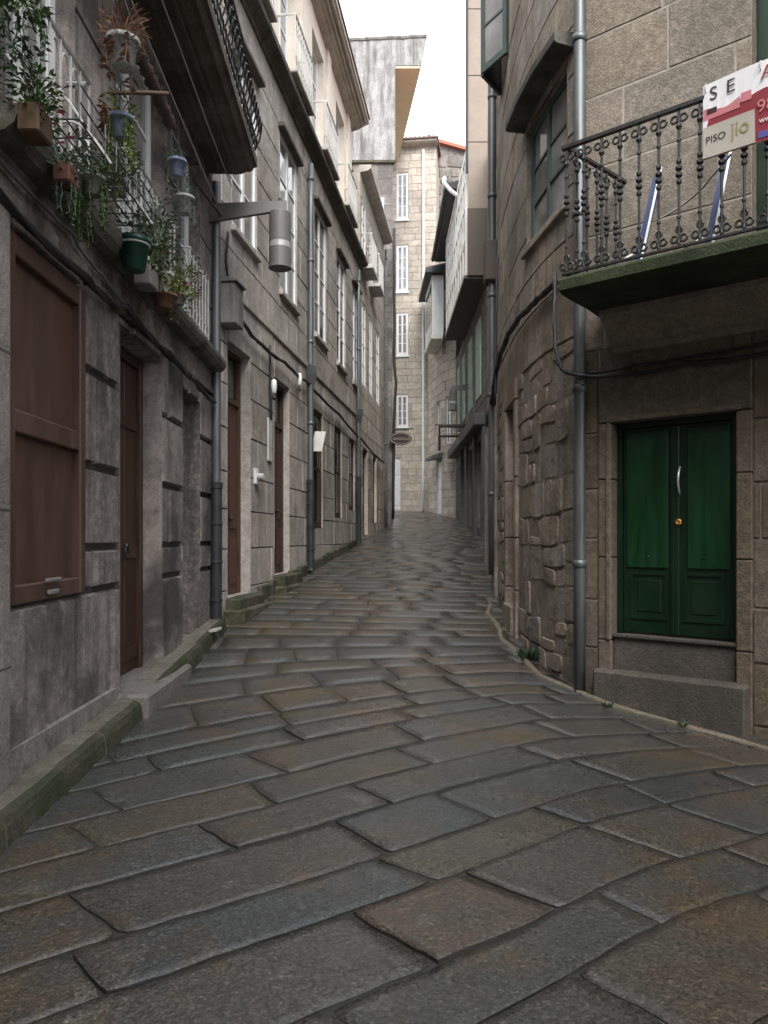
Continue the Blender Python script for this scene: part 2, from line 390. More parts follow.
# ------------------------------------------------------------------ block walls
def subtract(rects,op):
    a0,a1,b0,b1=op; out=[]
    for (s0,s1,z0,z1) in rects:
        if s1<=a0 or s0>=a1 or z1<=b0 or z0>=b1: out.append((s0,s1,z0,z1)); continue
        if s0<a0: out.append((s0,a0,z0,z1))
        if s1>a1: out.append((a1,s1,z0,z1))
        c0,c1=max(s0,a0),min(s1,a1)
        if z0<b0: out.append((c0,c1,z0,b0))
        if z1>b1: out.append((c0,c1,b1,z1))
    return [r for r in out if r[1]-r[0]>.015 and r[3]-r[2]>.015]
def wall(mb,F,s0,s1,z0,z1,ops=(),ch=(.35,.5),bl=(.5,1.0),gap=.006,dep=.02,cham=.008,warp=0,bulge=0,seg=.6,seed=1,zl=None,jit=.004,mat=0,mm=1,d=0,cell=None,split=0):
    r=random.Random(seed)
    if zl is None:
        zl=[z0]
        while zl[-1]<z1-ch[1]*.7: zl.append(zl[-1]+r.uniform(*ch))
        zl[-1]=z1 if z1-zl[-1]<ch[0]*.6 and len(zl)>1 else zl[-1]
        if zl[-1]<z1: zl.append(z1)
    def wp(s,z):
        if not warp: return s,z
        return s+warp*noise.noise((s*2.1,z*2.1,seed*3.1)),z+warp*noise.noise((s*2.1+40,z*2.1,seed*3.1))*1.1
    for za,zb in zip(zl[:-1],zl[1:]):
        s=s0-r.uniform(0,bl[0]*.8)
        while s<s1:
            e=s+r.uniform(*bl)
            if s1-e<bl[0]*.4: e=s1
            cs=[(max(s,s0),min(e,s1),za,zb)]
            if split and r.random()<split and zb-za>.28:
                k=za+(zb-za)*r.uniform(.35,.65)
                cs=[(cs[0][0],cs[0][1],za,k),(cs[0][0],cs[0][1],k,zb)]
                if r.random()<.5:
                    q=cs[0]; h=q[0]+(q[1]-q[0])*r.uniform(.35,.65); cs[0]=(q[0],h,q[2],q[3]); cs.append((h,q[1],q[2],q[3]))
            for o in ops: cs=subtract(cs,o)
            for (a,b_,c,dd) in cs:
                g=gap*r.uniform(.6,1.5) if warp else gap
                off=d+r.uniform(-jit,jit)
                nx=max(1,math.ceil((b_-a)/(cell or seg))); nzz=max(1,math.ceil((dd-c)/cell)) if cell else 1
                ca=min(cham,(b_-a)*.2,(dd-c)*.2)
                S=[a+g]+[a+g+ca+(b_-a-2*g-2*ca)*i/nx for i in range(nx+1)]+[b_-g]
                Z=[c+g]+[c+g+ca+(dd-c-2*g-2*ca)*i/nzz for i in range(nzz+1)]+[dd-g]
                vs=[];fs=[]
                ls,lz=len(S),len(Z); bb=bulge*r.uniform(.3,1.3)
                for j,z in enumerate(Z):
                    for i,q in enumerate(S):
                        edge=i in(0,ls-1) or j in(0,lz-1)
                        if edge: dq=d-dep
                        else:
                            dq=off
                            if bulge:
                                ee=min(q-a,b_-q,z-c,dd-z); dq+=bb*sm(0,.13,ee)-.006+.007*noise.noise((q*5,z*5,seed))+.004*noise.noise((q*14,z*14,seed))
                        qq,z2=wp(q,z)
                        if bulge and i in (0,1,ls-1,ls-2) and j in (0,1,lz-1,lz-2):   # round the corners
                            k=.014; qq+=k if i<2 else -k; z2+=k*.7 if j<2 else -k*.7
                        vs.append(F(qq,z2,dq))
                for j in range(lz-1):
                    for i in range(ls-1):
                        fs.append((j*ls+i,j*ls+i+1,(j+1)*ls+i+1,(j+1)*ls+i))
                mb.add(vs,fs,mat)
            s=e
    rects=[(s0,s1,z0,z1)]
    for o in ops: rects=subtract(rects,o)
    for (a,b_,c,dd) in rects:
        n=max(1,math.ceil((b_-a)/seg))
        for i in range(n):
            p,q=a+(b_-a)*i/n,a+(b_-a)*(i+1)/n
            mb.quad(F(p,c,d-dep*.7),F(q,c,d-dep*.7),F(q,dd,d-dep*.7),F(p,dd,d-dep*.7),mm)
def reveal(mb,F,op,depth,mat=0,front=0.001,floor=True):
    a,b,c,e=op
    mb.quad(F(a,c,front),F(a,c,-depth),F(a,e,-depth),F(a,e,front),mat)
    mb.quad(F(b,c,front),F(b,e,front),F(b,e,-depth),F(b,c,-depth),mat)
    mb.quad(F(a,e,front),F(a,e,-depth),F(b,e,-depth),F(b,e,front),mat)
    if floor: mb.quad(F(a,c,front),F(b,c,front),F(b,c,-depth),F(a,c,-depth),mat)
def window(parent,F,op,depth=.15,fr='white',gl='glass',nx=2,nzp=3,fw=.06,mw=.03,name='window',sill=None,lintel=None,thick=.06):
    a,b,c,e=op; mb=MB(); D0,D1=-depth-thick,-depth
    mb.fbox(F,a,a+fw,c,e,D0,D1,bev=.006); mb.fbox(F,b-fw,b,c,e,D0,D1,bev=.006)
    mb.fbox(F,a+fw,b-fw,c,c+fw*1.3,D0,D1-.004); mb.fbox(F,a+fw,b-fw,e-fw,e,D0,D1-.004)
    ia,ib,ic,ie=a+fw,b-fw,c+fw*1.3,e-fw
    for i in range(1,nx):
        x=ia+(ib-ia)*i/nx; w=mw*1.7 if (nx==2 or i==nx//2) else mw
        mb.fbox(F,x-w,x+w,ic,ie,D0+.006,D1-.008)
    xs=[ia]+[ia+(ib-ia)*i/nx for i in range(1,nx)]+[ib]
    for i in range(nx):
        l=xs[i]+(mw*1.7 if i>0 else 0); r_=xs[i+1]-(mw*1.7 if i<nx-1 else 0)
        for j in range(1,nzp):
            z=ic+(ie-ic)*j/nzp; mb.fbox(F,l,r_,z-mw*.6,z+mw*.6,D0+.012,D1-.014)
    w=mb.build(name,M[fr],parent)
    g=MB()
    for i in range(nx):
        for j in range(nzp):   # each pane sits a hair askew, as old panes do
            z0,z1=ic+(ie-ic)*j/nzp,ic+(ie-ic)*(j+1)/nzp; k=[rnd.uniform(-.004,.004) for _ in range(4)]; dm=(D0+D1)/2
            g.quad(F(xs[i],z0,dm+k[0]),F(xs[i+1],z0,dm+k[1]),F(xs[i+1],z1,dm+k[2]),F(xs[i],z1,dm+k[3]))
    g.build('pane',M[gl],w)
    if sill:
        sb=MB(); sb.fbox(F,a-.04,b+.04,c-.09,c-.002,-depth-.02,.07,bev=.01); sb.build('sill',M[sill],w)
    if lintel:
        lb=MB(); lb.fbox(F,a-.12,b+.12,e+.02,e+.10,-.02,.11,bev=.012); lb.build('lintel',M[lintel],w)
    return w
def pipe(parent,F,q,z0,z1,d=.09,r=.052,mat='zinc',guard=None,hop=None,seg=10,name='downpipe'):
    mb=MB(); n=max(2,int((z1-z0)/1.6))
    mb.tube([F(q,z0+(z1-z0)*i/8,d) for i in range(9)],r,seg)
    c=F(q,0,d)
    for i in range(1,n+1):
        z=z0+(z1-z0)*i/n-.3; mb.lathe((c.x,c.y,z),[(r*1.02,-.035),(r*1.22,-.03),(r*1.22,.03),(r*1.02,.035)],seg)
    o=mb.build(name,M[mat],parent,True)
    if guard:
        g=MB(); a,b=guard; pr=[(r*1.45,a),(r*1.45,a+.03),(r*1.3,a+.05)]
        for k in range(1,4):
            z=a+(b-a)*k/4; pr+=[(r*1.3,z-.05),(r*1.5,z-.045),(r*1.5,z-.015),(r*1.3,z-.01)]
        pr+=[(r*1.3,b-.08),(r*1.5,b-.07),(r*1.5,b),(r*.9,b+.01)]
        g.lathe((c.x,c.y,0),pr,seg+2); g.build('pipe_guard',M['guard'],o)
    if hop:
        h=MB(); h.lathe((c.x,c.y,hop),[(r*1.1,-.22),(r*1.5,-.2),(r*2.3,0),(r*2.3,.16),(r*1.9,.17)],4)
        h.build('hopper',M[mat],o)
    return o
def core(parent,F,s0,s1,z0,z1,d0=-.5,d1=-6,roof='tile',n=4):
    mb=MB(); mb.fbox(F,s0,s1,z0,z1,d1,d0,ns=n); mb.build('house_core',M['mortar'],parent)  # solid block added behind the facade to keep light from leaking
    rb=MB(); rb.prof(F,s0-.02,s1+.02,[(-.3,z1+.02),(d1-.1,z1+.02),(d1*.5,z1+1.2),(-.3,z1+.12)],n); rb.build('roof',M[roof],parent)

# ================================================================== GROUND
gm=MB()
ys=[-300,-60,-20,-8,-4]+[-2+i*.8 for i in range(61)]+[55,70,120,400]
xs=[-300,-40,-8,-4]+[-3+i*.6 for i in range(16)]+[8,12,40,300]
vs=[(x,y,G(x,y)-.0105-(.0 if -6<x<9 else .3)) for y in ys for x in xs]
nx_=len(xs)
gm.add(vs,[(j*nx_+i,j*nx_+i+1,(j+1)*nx_+i+1,(j+1)*nx_+i) for j in range(len(ys)-1) for i in range(nx_-1)])
tag(gm.build('ground',M['joint'],smooth=True),kind='structure')

def courseY(x,k):
    y=k
    for _ in range(12):
        w=1-sm(4.2,10.5,y); y=k+.72*w*(x-.2)-.10*(1-w)*(x-1)
    return y
PSM=[]
def slab(mb,r,ka,kb,x,xe,sh,she,kref):
    L=xe-x; H=kb-ka
    yc=courseY((x+xe)/2,ka); cs=.055 if yc<5 else .10 if yc<7 else .2 if yc<13 else .45
    def jx(xx,kk,q):
        w=1-sm(4.2,10.5,courseY(xx,ka)); return xx-.55*w*(kk-kref)-q*(kk-kref)
    na=max(2,int(L/cs)); nb=max(2,int(H/cs))
    ga=r.uniform(.0015,.007); gb=r.uniform(.002,.008); e=.0025
    A=[ga,ga+e]+[ga+e+(L-2*ga-2*e)*(i+1)/(na+1) for i in range(na)]+[L-ga-e,L-ga]
    B=[gb,gb+e]+[gb+e+(H-2*gb-2*e)*(i+1)/(nb+1) for i in range(nb)]+[H-gb-e,H-gb]
    tx,ty,tz=r.uniform(-.003,.003),r.uniform(-.003,.003),r.uniform(-.003,.003)
    sag=r.uniform(-.003,.003)
    cr=[r.uniform(0,.035) for _ in range(4)]
    vs=[];la,lb=len(A),len(B)
    ring_=lambda i,j:min(i,la-1-i,j,lb-1-j)
    for j,b in enumerate(B):
        for i,a in enumerate(A):
            aa,bb=a,b
            c=(0 if j<2 else 2)+(0 if i<2 else 1)
            if i in(0,1,la-1,la-2) and j in(0,1,lb-1,lb-2):
                q=cr[c]*.5; aa+=q if i<2 else -q; bb+=q if j<2 else -q
            kk=ka+bb
            xa,xb=jx(x,kk,sh),jx(xe,kk,she)
            X=xa+(xb-xa)*aa/L
            wob=.026*noise.noise((X*1.1,kk*1.1,3.3))+.010*noise.noise((X*7,kk*7,1.1)); X2=X+.03*noise.noise((X*1.2,kk*1.2,8.8))+.010*noise.noise((X*7,kk*7,5.5))
            if ring_(i,j)<2: wob+=.006*noise.noise((X*22,kk*22,2.2)); X2+=.006*noise.noise((X*22,kk*22,4.2))
            Y=courseY(X,kk)+wob
            ring=min(i,la-1-i,j,lb-1-j)
            u_,v_=a/L*2-1,b/H*2-1
            dz=-.014 if ring==0 else -.001 if ring==1 else .003*noise.noise((X*3,Y*3,1))+.003*noise.noise((X*9,Y*9,1))-sag*(1-u_*u_)*(1-v_*v_)
            vs.append((X2,Y,G(X2,Y)+dz+(tz+tx*u_+ty*v_)*(1 if ring else .5)))
    fs=[]
    for j in range(lb-1):
        for i in range(la-1):
            fs.append((j*la+i,j*la+i+1,(j+1)*la+i+1,(j+1)*la+i)); PSM.append(0<i<la-2 and 0<j<lb-2)
    o_=len(mb.m); mb.add(vs,fs)
    for q in range(len(fs)):
        if not PSM[len(PSM)-len(fs)+q]: mb.m[o_+q]=1
def paving():
    mb=MB(); r=random.Random(12)
    k=-6.0; ks=[k]
    while k<42:
        k+=r.uniform(.40,.66) if k<5.2 else r.uniform(.38,.6) if k<8 else r.uniform(.36,.56) if k<14 else r.uniform(.34,.5); ks.append(k)
    for c,(ka,kb) in enumerate(zip(ks[:-1],ks[1:])):
        x0=-3.0 if ka<11 else -3.7+.126*ka
        x1=6.8 if ka<8 else 2.6 if ka<12.5 else 1.15+.145*min(ka,24) if ka<24 else 4.6
        x=x0-r.uniform(0,.8); sh=r.uniform(-.06,.06)
        while x<x1:
            L=r.uniform(.5,1.2) if ka<6 else r.uniform(.42,1.1) if ka<9 else r.uniform(.45,1.2)
            xe=x+L; she=r.uniform(-.09,.09)
            if kb-ka>.7 and r.random()<.22 and L>.8:
                km=ka+(kb-ka)*r.uniform(.4,.6); slab(mb,r,ka,km,x,xe,sh,she,ka); slab(mb,r,km,kb,x,xe,sh,she,ka)
            else: slab(mb,r,ka,kb,x,xe,sh,she,ka)
            x=xe; sh=she
    return mb
tag(paving().build('street_paving',[M['pave'],M['joint']],smooth=PSM),kind='structure')

# kerb along the near left house: mossy stone blocks, tops worn round
kb=MB(); y=2.4; r=random.Random(5)
while y<9.75:
    e=min(y+r.uniform(.9,1.6),9.8); n=max(2,int((e-y)/.2))
    h=lambda q:G(-1.9,q)+.155+.02*sm(6,7,q)
    wd=.21-.05*sm(7.2,9.6,(y+e)/2)
    vs=[];fs=[];P=[(-.03,.0),(-.03,1),(wd*.72,1.0),(wd*.93,.86),(wd,.6),(wd+.015,-.4)]
    for i in range(n+1):
        q=y+.008+(e-y-.016)*i/n
        for d_,t in P:
            hh=h(q)-G(-1.9,q); z=G(-1.9,q)+hh*t
            vs.append(B1(q,z+.012*noise.noise((q*3,t*3,2)),d_+.02*noise.noise((q*2.5,t*2,6))))
    m_=len(P)
    for i in range(n):
        for k in range(m_-1): fs.append((i*m_+k,(i+1)*m_+k,(i+1)*m_+k+1,i*m_+k+1))
    fs.append(tuple(range(m_))); fs.append(tuple(n*m_+k for k in range(m_-1,-1,-1)))
    o_=len(kb.m); kb.add(vs,fs,0)
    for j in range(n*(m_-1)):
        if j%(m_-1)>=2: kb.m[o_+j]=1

    y=e
tag(kb.build('kerb',[M['kerb'],M['kerb_face']],smooth=False),kind='structure')
# sandy mortar edging that follows the foot of the right hand house
eb=MB()
def edge_strip(pts,w,h):
    vs=[];fs=[];n=len(pts)
    for i,(x,y) in enumerate(pts):
        a=Vector(pts[max(i-1,0)]);b=Vector(pts[min(i+1,n-1)]);t=(b-a).normalized();nn=Vector((-t.y,t.x))
        for s_,z in ((-1,-.03),(-.8,h),(.8,h),(1,-.03)):
            ww=w*(.75+.9*noise.noise((x*4,y*4,s_)))
            X,Y=x+nn.x*ww*s_*.5,y+nn.y*ww*s_*.5
            vs.append((X,Y,G(X,Y)+z-.004+.016*noise.noise((x*5,y*5,s_))))
    for i in range(n-1):
        for k in range(3): fs.append((i*4+k,i*4+k+1,(i+1)*4+k+1,(i+1)*4+k))
    eb.add(vs,fs)
pts=[RD(3.2-.15*i,0,.42-.008*i)[:2] for i in range(22)]
pts+=[RC(7.25+.2*i,0,.17+.03*math.sin(i*.8))[:2] for i in range(2,24)]
edge_strip(pts,.085,.018)
tag(eb.build('edging_kerb',M['sand'],smooth=True),kind='structure')

# ================================================================== NEAR LEFT HOUSE
h1=thing('stone_house',B1(6,.1,0),'sooty dark granite house with a big brown shutter panel and flower-hung balconies','house')
pan=(4.17,5.33,1.22,3.32); d1=(6.1,7.34,.36,3.3); d2=(8.17,9.0,.46,3.2)
w1=(4.17,5.16,3.86,6.02); w2=(6.0,7.43,3.86,6.02); w3=(8.04,9.0,3.86,6.02)
mb=MB()
wall(mb,B1,-5.0,9.72,-.3,3.42,[pan,d1,d2],zl=[-.3,1.22,1.53,2.12,2.80,3.42],bl=(.85,1.5),gap=.015,dep=.06,cham=.022,seed=4,jit=.012,seg=.8)  # run on behind the camera, unseen, to darken the foreground
wall(mb,B1,-5.0,9.72,3.80,6.12,[w1,w2,w3],ch=(.5,.75),bl=(.7,1.2),gap=.007,dep=.03,seed=6)
wall(mb,B1,-5.0,9.72,6.12,9.6,[],ch=(.5,.75),bl=(.7,1.2),gap=.005,seed=8)
for o,dp in ((pan,.07),(d1,.21),(d2,.24),(w1,.16),(w2,.16),(w3,.16)): reveal(mb,B1,o,dp)
# doubled band between the floors
mb.prof(B1,-5.0,9.72,[(-.03,3.42),(.03,3.42),(.035,3.50),(.01,3.52),(.01,3.66),(.03,3.68),(-.03,3.68)],1)
mb.fbox(B1,9.69,9.72,-.3,9.6,-5,-.03)      # end wall
mb.build('wall',[M['granite_near'],M['mortar_dark']],h1)
ledge=MB(); ledge.prof(B1,3.9,9.66,[(-.03,3.682),(.12,3.70),(.17,3.74),(.19,3.79),(.19,3.835),(-.03,3.84)],12); ledge.build('balcony_ledge',M['cornice'],h1)
bp=MB(); bp.fbox(B1,2.0,4.13,-.3,3.41,.004,.05,bev=.012)
for z in (.9,1.75,2.6): bp.fbox(B1,2.0,4.13,z-.006,z+.006,.046,.0515,1)
bp.build('corner_pier',[M['granite_pale'],M['mortar_dark']],h1)
pl=MB()
pl.prof(B1,2.0,6.08,[(-.03,-.2),(.014,-.2),(.014,.42),(-.03,.44)],6); pl.build('plinth',M['granite_base'],h1)
# brown panel
sh=MB(); a,b,c,e=pan
for q in ((a,a+.10,c,e),(b-.10,b,c,e)): sh.fbox(B1,*q,-.06,.012,bev=.008)
for z0,z1 in ((c,c+.11),(2.2,2.33),(e-.12,e)): sh.fbox(B1,a+.10,b-.10,z0,z1,-.06,.006,bev=.008)
shutter=sh.build('shutter_panel',M['panel'],h1)
s2=MB(); s2.fbox(B1,a+.095,b-.095,c+.1,e-.1,-.068,-.045); s2.build('board',M['panel'],shutter)
s3=MB()
for q in ((4.64,4.86,1.328,1.352),(4.67,4.82,1.25,1.28)): s3.fbox(B1,*q,.013,.035,bev=.006)
s3.build('latch_plate',M['pot_grey'],shutter)
# doors
def plank_door(parent,F,op,depth,mat,planks=3,handle=True):
    a,b,c,e=op; m_=MB()
    m_.fbox(F,a,a+.09,c,e,-depth-.08,-depth+.02,bev=.008); m_.fbox(F,b-.09,b,c,e,-depth-.08,-depth+.02,bev=.008); m_.fbox(F,a+.09,b-.09,e-.1,e,-depth-.08,-depth+.016)
    w=(b-a-.18)/planks
    for i in range(planks):
        m_.fbox(F,a+.09+w*i+.004,a+.09+w*(i+1)-.004,c+.01,e-.1,-depth-.07,-depth-.02,bev=.008)
    for z in (c+.12,c+1.05,e-.7): m_.fbox(F,a+.12,b-.12,z,z+.11,-depth-.022,-depth-.002,bev=.006)
    o=m_.build('door',M[mat],parent)
    if handle:
        h=MB(); p=F((a+b)/2+.08,c+1.12,-depth+.03); h.ring(p,(0,1,0),(0,0,1),.045,.009,12); h.lathe(p+Vector((0,0,.05)),[(.02,-.02),(.03,0),(.02,.02)],8); h.build('door_ring',M['iron'],o)
    return o
plank_door(h1,B1,d1,.20,'wood_dark',3); plank_door(h1,B1,d2,.23,'wood_dark',2)
st=MB(); st.fbox(B1,5.98,7.5,.0,.362,-.30,.255,bev=.025); st.build('doorstep',M['step'],h1)
st=MB(); st.fbox(B1,8.1,9.06,.1,.455,-.34,.16,bev=.02); st.build('doorstep',M['pink_tile'],h1)
# first floor windows with white balconette railings
def balconette(parent,F,op,d=.10,top=4.68,arches=True):
    a,b,c,e=op; m_=MB(); z0=c+.02
    m_.tube([F(a+.01,top,d),F(b-.01,top,d)],.016,6); m_.tube([F(a+.01,z0+.03,d),F(b-.01,z0+.03,d)],.012,6)
    for q in (a+.01,b-.01): m_.tube([F(q,top,-.05),F(q,top,d)],.012,5); m_.tube([F(q,z0+.03,-.05),F(q,z0+.03,d)],.012,5)
    n=max(5,int((b-a)/.145))
    for i in range(n+1):
        q=a+.02+(b-a-.04)*i/n; m_.tube([F(q,z0,d),F(q,top-.02,d)],.010,5)
        if i<n:
            w=(b-a-.04)/n/2; pts=[F(q+w-w*math.cos(k*math.pi/8),top-.22+math.sin(k*math.pi/8)*.16,d) for k in range(9)]
            m_.tube(pts,.008,5)
            m_.ring(F(q+w,z0+.14,d),(0,1,0),(0,0,1),w*.8,.007,10,4)
    return m_.build('railing',M['iron_white'],parent)
for o in (w1,w2,w3):
    w=window(h1,B1,o,.13,'white','glass_curtain_sky',2,4,.09,.03,name='balcony_window'); balconette(w,B1,o)
# overhead balcony with belly railing
bal=MB(); ya,yb=4.2,9.52
bal.prof(B1,ya,yb,[(-.03,6.16),(.40,6.16),(.47,6.19),(.52,6.19),(.56,6.24),(.60,6.25),(.60,6.36),(-.03,6.37)],10)
for z,dq in ((6.128,.36),(6.134,.18)): bal.fbox(B1,ya+.05,yb-.05,z,6.159,dq-.05,dq,bev=.006)
bo=bal.build('balcony',M['soffit'],h1)
rl=MB()
def belly(q,F=B1):
    return [F(q,6.36+t*1.0,.53+.13*math.sin(min(1,t*1.5)*math.pi)*(1 if t<.67 else 0)+0) for t in [i/10 for i in range(11)]]
n=36
for i in range(n+1):
    q=ya+.05+(yb-ya-.1)*i/n; rl.tube(belly(q),.011,5)
    if i<n:
        qq=q+(yb-ya-.1)/n/2
        for t in (.12,.32,.5): rl.ring(B1(qq,6.36+t,.53+.13*math.sin(min(1,t*1.5)*math.pi)),(0,1,0),(.1,0,1),.062,.011,10,4)
        rl.ring(B1(qq,6.36+.85,.53),(0,1,0),(0,0,1),.055,.010,10,4)
for t,rr in ((.03,.016),(.72,.012),(1.0,.024)):
    rl.tube([B1(ya+.05,6.36+t,.53),B1(yb-.05,6.36+t,.53)],rr,6)
for i in range(7):
    x=.53*i/6; rl.tube([B1(yb-.05,6.36,x),B1(yb-.05,7.36,x)],.011,5)
rl.tube([B1(yb-.05,7.36,0),B1(yb-.05,7.36,.53)],.02,6)
rl.build('railing',M['iron'],bo)
pipe(h1,B1,9.62,.36,6.1,.07,.055,guard=(.36,2.3))
core(h1,B1,-5.0,9.69,-.3,9.6)

# ================================================================== LONG LEFT HOUSE
h2=thing('stone_house',B2(15,.9,0),'long pale granite house with mossy cornice and small balconies above it','house')
sd1=(10.38,11.42,.78,4.3); sd2=(12.75,13.75,.98,4.3); g1=(15.62,16.68,1.82,4.3); g2=(18.0,18.98,2.1,4.28); g3=(20.0,20.9,2.35,4.26)
F1=[(10.55,11.75,5.95,8.6),(13.1,14.32,5.88,8.62),(15.85,17.05,5.88,8.6),(18.3,19.45,5.85,8.5),(20.55,21.55,5.85,8.5)]
mb=MB()
wall(mb,B2,9.75,22.0,-.2,5.0,[sd1,sd2,g1,g2,g3],ch=(.48,.62),bl=(.6,1.25),gap=.006,dep=.02,seed=21,jit=.005)
wall(mb,B2,9.75,22.0,5.0,9.4,F1,ch=(.48,.6),bl=(.6,1.3),gap=.007,dep=.025,seed=22,mm=1)
for o,dp in ((sd1,.17),(sd2,.13),(g1,.07),(g2,.07),(g3,.07)): reveal(mb,B2,o,dp)
for o in F1: reveal(mb,B2,o,.10)
mb.build('wall',[M['granite_long'],M['mortar_dark']],h2)
db=MB(); db.fbox(B2,9.75,22.0,4.985,5.10,-.02,.035,bev=.01); db.build('string_course',M['granite_long'],h2)
def house_door(parent,F,op,depth,mat,panels=2):
    a,b,c,e=op; m_=MB()
    m_.fbox(F,a,a+.07,c,e,-depth-.08,-depth+.01,bev=.006); m_.fbox(F,b-.07,b,c,e,-depth-.08,-depth+.01,bev=.006)
    zt=e-.75; m_.fbox(F,a+.07,b-.07,zt,zt+.08,-depth-.07,-depth+.006); m_.fbox(F,a+.07,b-.07,e-.07,e,-depth-.07,-depth+.006)
    m_.fbox(F,a+.07,b-.07,c,zt,-depth-.07,-depth-.03)
    w=(b-a-.14)/2
    for i in range(2):
        for z0,z1 in ((c+.15,c+.8),(c+.95,zt-.12)):
            m_.fbox(F,a+.07+w*i+.08,a+.07+w*(i+1)-.08,z0,z1,-depth-.032,-depth-.008,bev=.012)
    o=m_.build('door',M[mat],parent)
    g=MB(); g.fbox(F,a+.06,b-.06,zt+.07,e-.06,-depth-.05,-depth-.04); g.build('pane',M['glass_dark'],o)
    h=MB(); h.lathe(F((a+b)/2+.06,c+1.1,-depth+.02),[(.01,-.03),(.03,-.02),(.035,0),(.03,.02),(.01,.03)],8); h.build('door_knob',M['iron'],o)
    return o
house_door(h2,B2,sd1,.16,'wood_red'); house_door(h2,B2,sd2,.12,'wood_dark')
for o in (g1,g2,g3): window(h2,B2,o,.03,'wood_dark','glass_dark',1,2,.09,.04,name='shop_window')
for i,o in enumerate(F1): window(h2,B2,o,.015,'white','glass_curtain_sky' if i<2 else 'glass',2,4,.075,.03,sill='granite_long',lintel='soffit')
st=MB(); st.fbox(B2,10.2,11.6,.3,.632,-.02,.30,bev=.02); st.fbox(B2,10.3,11.5,.62,.775,-.32,.2,bev=.02); st.build('doorstep',M['moss'],h2)
st=MB(); st.fbox(B2,12.55,13.95,.5,.80,-.02,.26,bev=.03); st.fbox(B2,12.65,13.9,.78,.975,-.32,.22,bev=.02); st.build('doorstep',M['moss'],h2)
pl=MB()
for i in range(14):
    q=11.75+.65*i; pl.fbox(B2,q,q+.64,.2,gY(q+.3)+.22-.004*i,-.02,.07,bev=.02)
pl.build('plinth',M['moss'],h2)
co=MB(); co.prof(B2,9.9,22.0,[(-.03,9.32),(.03,9.33),(.05,9.39),(.10,9.42),(.18,9.45),(.21,9.47),(.22,9.55),(.18,9.58),(-.03,9.61)],8); co.build('cornice',M['cornice'],h2)
# storey above the cornice
ub=MB(); U=[(10.6+2.62*i,11.75+2.62*i,9.68,12.25) for i in range(4)]
wall(ub,B2,9.75,20.75,9.61,12.75,U,ch=(3.1,3.2),bl=(8,12),gap=.002,dep=.01,seed=30,d=-.05)
for o in U: reveal(ub,B2,o,.2,front=-.048)
for q in (9.8,12.0,14.66,17.28,19.9):
    ub.fbox(B2,q,q+.4,9.62,12.74,-.06,.0,bev=.01)
ub.build('upper_wall',[M['render'],M['render']],h2)
for o in U:
    w=window(h2,B2,o,.18,'white','glass_curtain_sky',2,4,.09,.03,name='balcony_window')
    s_=MB(); s_.fbox(B2,o[0]-.12,o[1]+.12,9.62,9.70,-.05,.30,bev=.012); s_.build('balcony_slab',M['granite_long'],w)
    m_=MB()
    for k in range(11):
        q=o[0]-.08+(o[1]-o[0]+.16)*k/10; m_.tube([B2(q,9.70,.26),B2(q,10.62,.26)],.012,5)
        if k<10: m_.ring(B2(q+.06,9.90,.26),(.1,1,0),(0,0,1),.05,.008,8,4); m_.ring(B2(q+.06,10.44,.26),(.1,1,0),(0,0,1),.05,.008,8,4)
    m_.tube([B2(o[0]-.08,10.64,-.05),B2(o[0]-.08,10.64,.26),B2(o[1]+.08,10.64,.26),B2(o[1]+.08,10.64,-.05)],.022,6)
    m_.build('railing',M['white_old'],w)
ev=MB(); ev.prof(B2,9.8,20.8,[(-.06,12.72),(.12,12.76),(.30,12.86),(.42,12.90),(.42,13.0),(-.06,13.04)],8)
for k in range(4): ev.fbox(B2,9.85,20.75,12.745+.03*k,12.80+.028*k,.08+.085*k,.12+.085*k)
ev.build('eave',M['granite_tan'],h2)
rt=MB(); rt.prof(B2,9.8,20.8,[(.45,13.005),(.45,13.06),(-3,14.2),(-3,14.0)],1)
for i in range(52):
    q=9.85+.21*i; rt.tube([B2(q,13.06,.42),B2(q,13.6,-1.2)],.05,6)
rt.build('roof',M['tile_brown'],h2)
pipe(h2,B2,15.05,.95,9.0,.10,.055,guard=(.95,2.75),hop=4.85)
pipe(h2,B2,21.0,1.45,9.0,.10,.05,guard=(1.45,3.3),hop=5.0)
core(h2,B2,9.75,21.95,-.2,12.7,-.5,-6)

# ---- narrow house after it
h3=thing('stone_house',B2(24,1.7,0),'narrow tan stone house at the far left end of the lane','house')
mb=MB(); X1=[(22.3,23.1,6.1,8.6),(23.8,24.5,6.1,8.6),(25.4,26.2,6.1,8.6)]; X0=[(22.5,23.5,1.7,4.3),(24.6,25.5,2.1,4.3)]; X2=[(22.2,23.1,9.6,11.6),(23.8,24.7,9.6,11.6)]
wall(mb,B2,22.0,27.4,.5,12.2,X0+X1+X2,ch=(.42,.6),bl=(.5,1.1),seed=33,d=-.02)
for o in X0+X1+X2: reveal(mb,B2,o,.14,front=-.018)
mb.quad(B2(27.4,0,-.02),B2(27.4,0,-5),B2(27.4,12.2,-5),B2(27.4,12.2,-.02)); mb.quad(B2(22.0,0,-.03),B2(22.0,12.2,-.03),B2(22.0,12.2,-5),B2(22.0,0,-5))
mb.build('wall',[M['granite_tan'],M['mortar']],h3)
for o in X1+X2: window(h3,B2,o,.03,'white','glass',2,4,.08,.03)
house_door(h3,B2,X0[0],.14,'wood_dark'); window(h3,B2,X0[1],.1,'wood_dark','glass_dark',1,2,.08,.04,name='shop_window')
pipe(h3,B2,27.2,1.95,11.9,.09,.05)
ev=MB(); ev.prof(B2,22.02,27.5,[(-.05,12.2),(.2,12.24),(.3,12.3),(.3,12.4),(-.05,12.42)],4); ev.build('eave',M['granite_tan'],h3)
core(h3,B2,22.05,27.35,.5,12.4)
rail=MB()
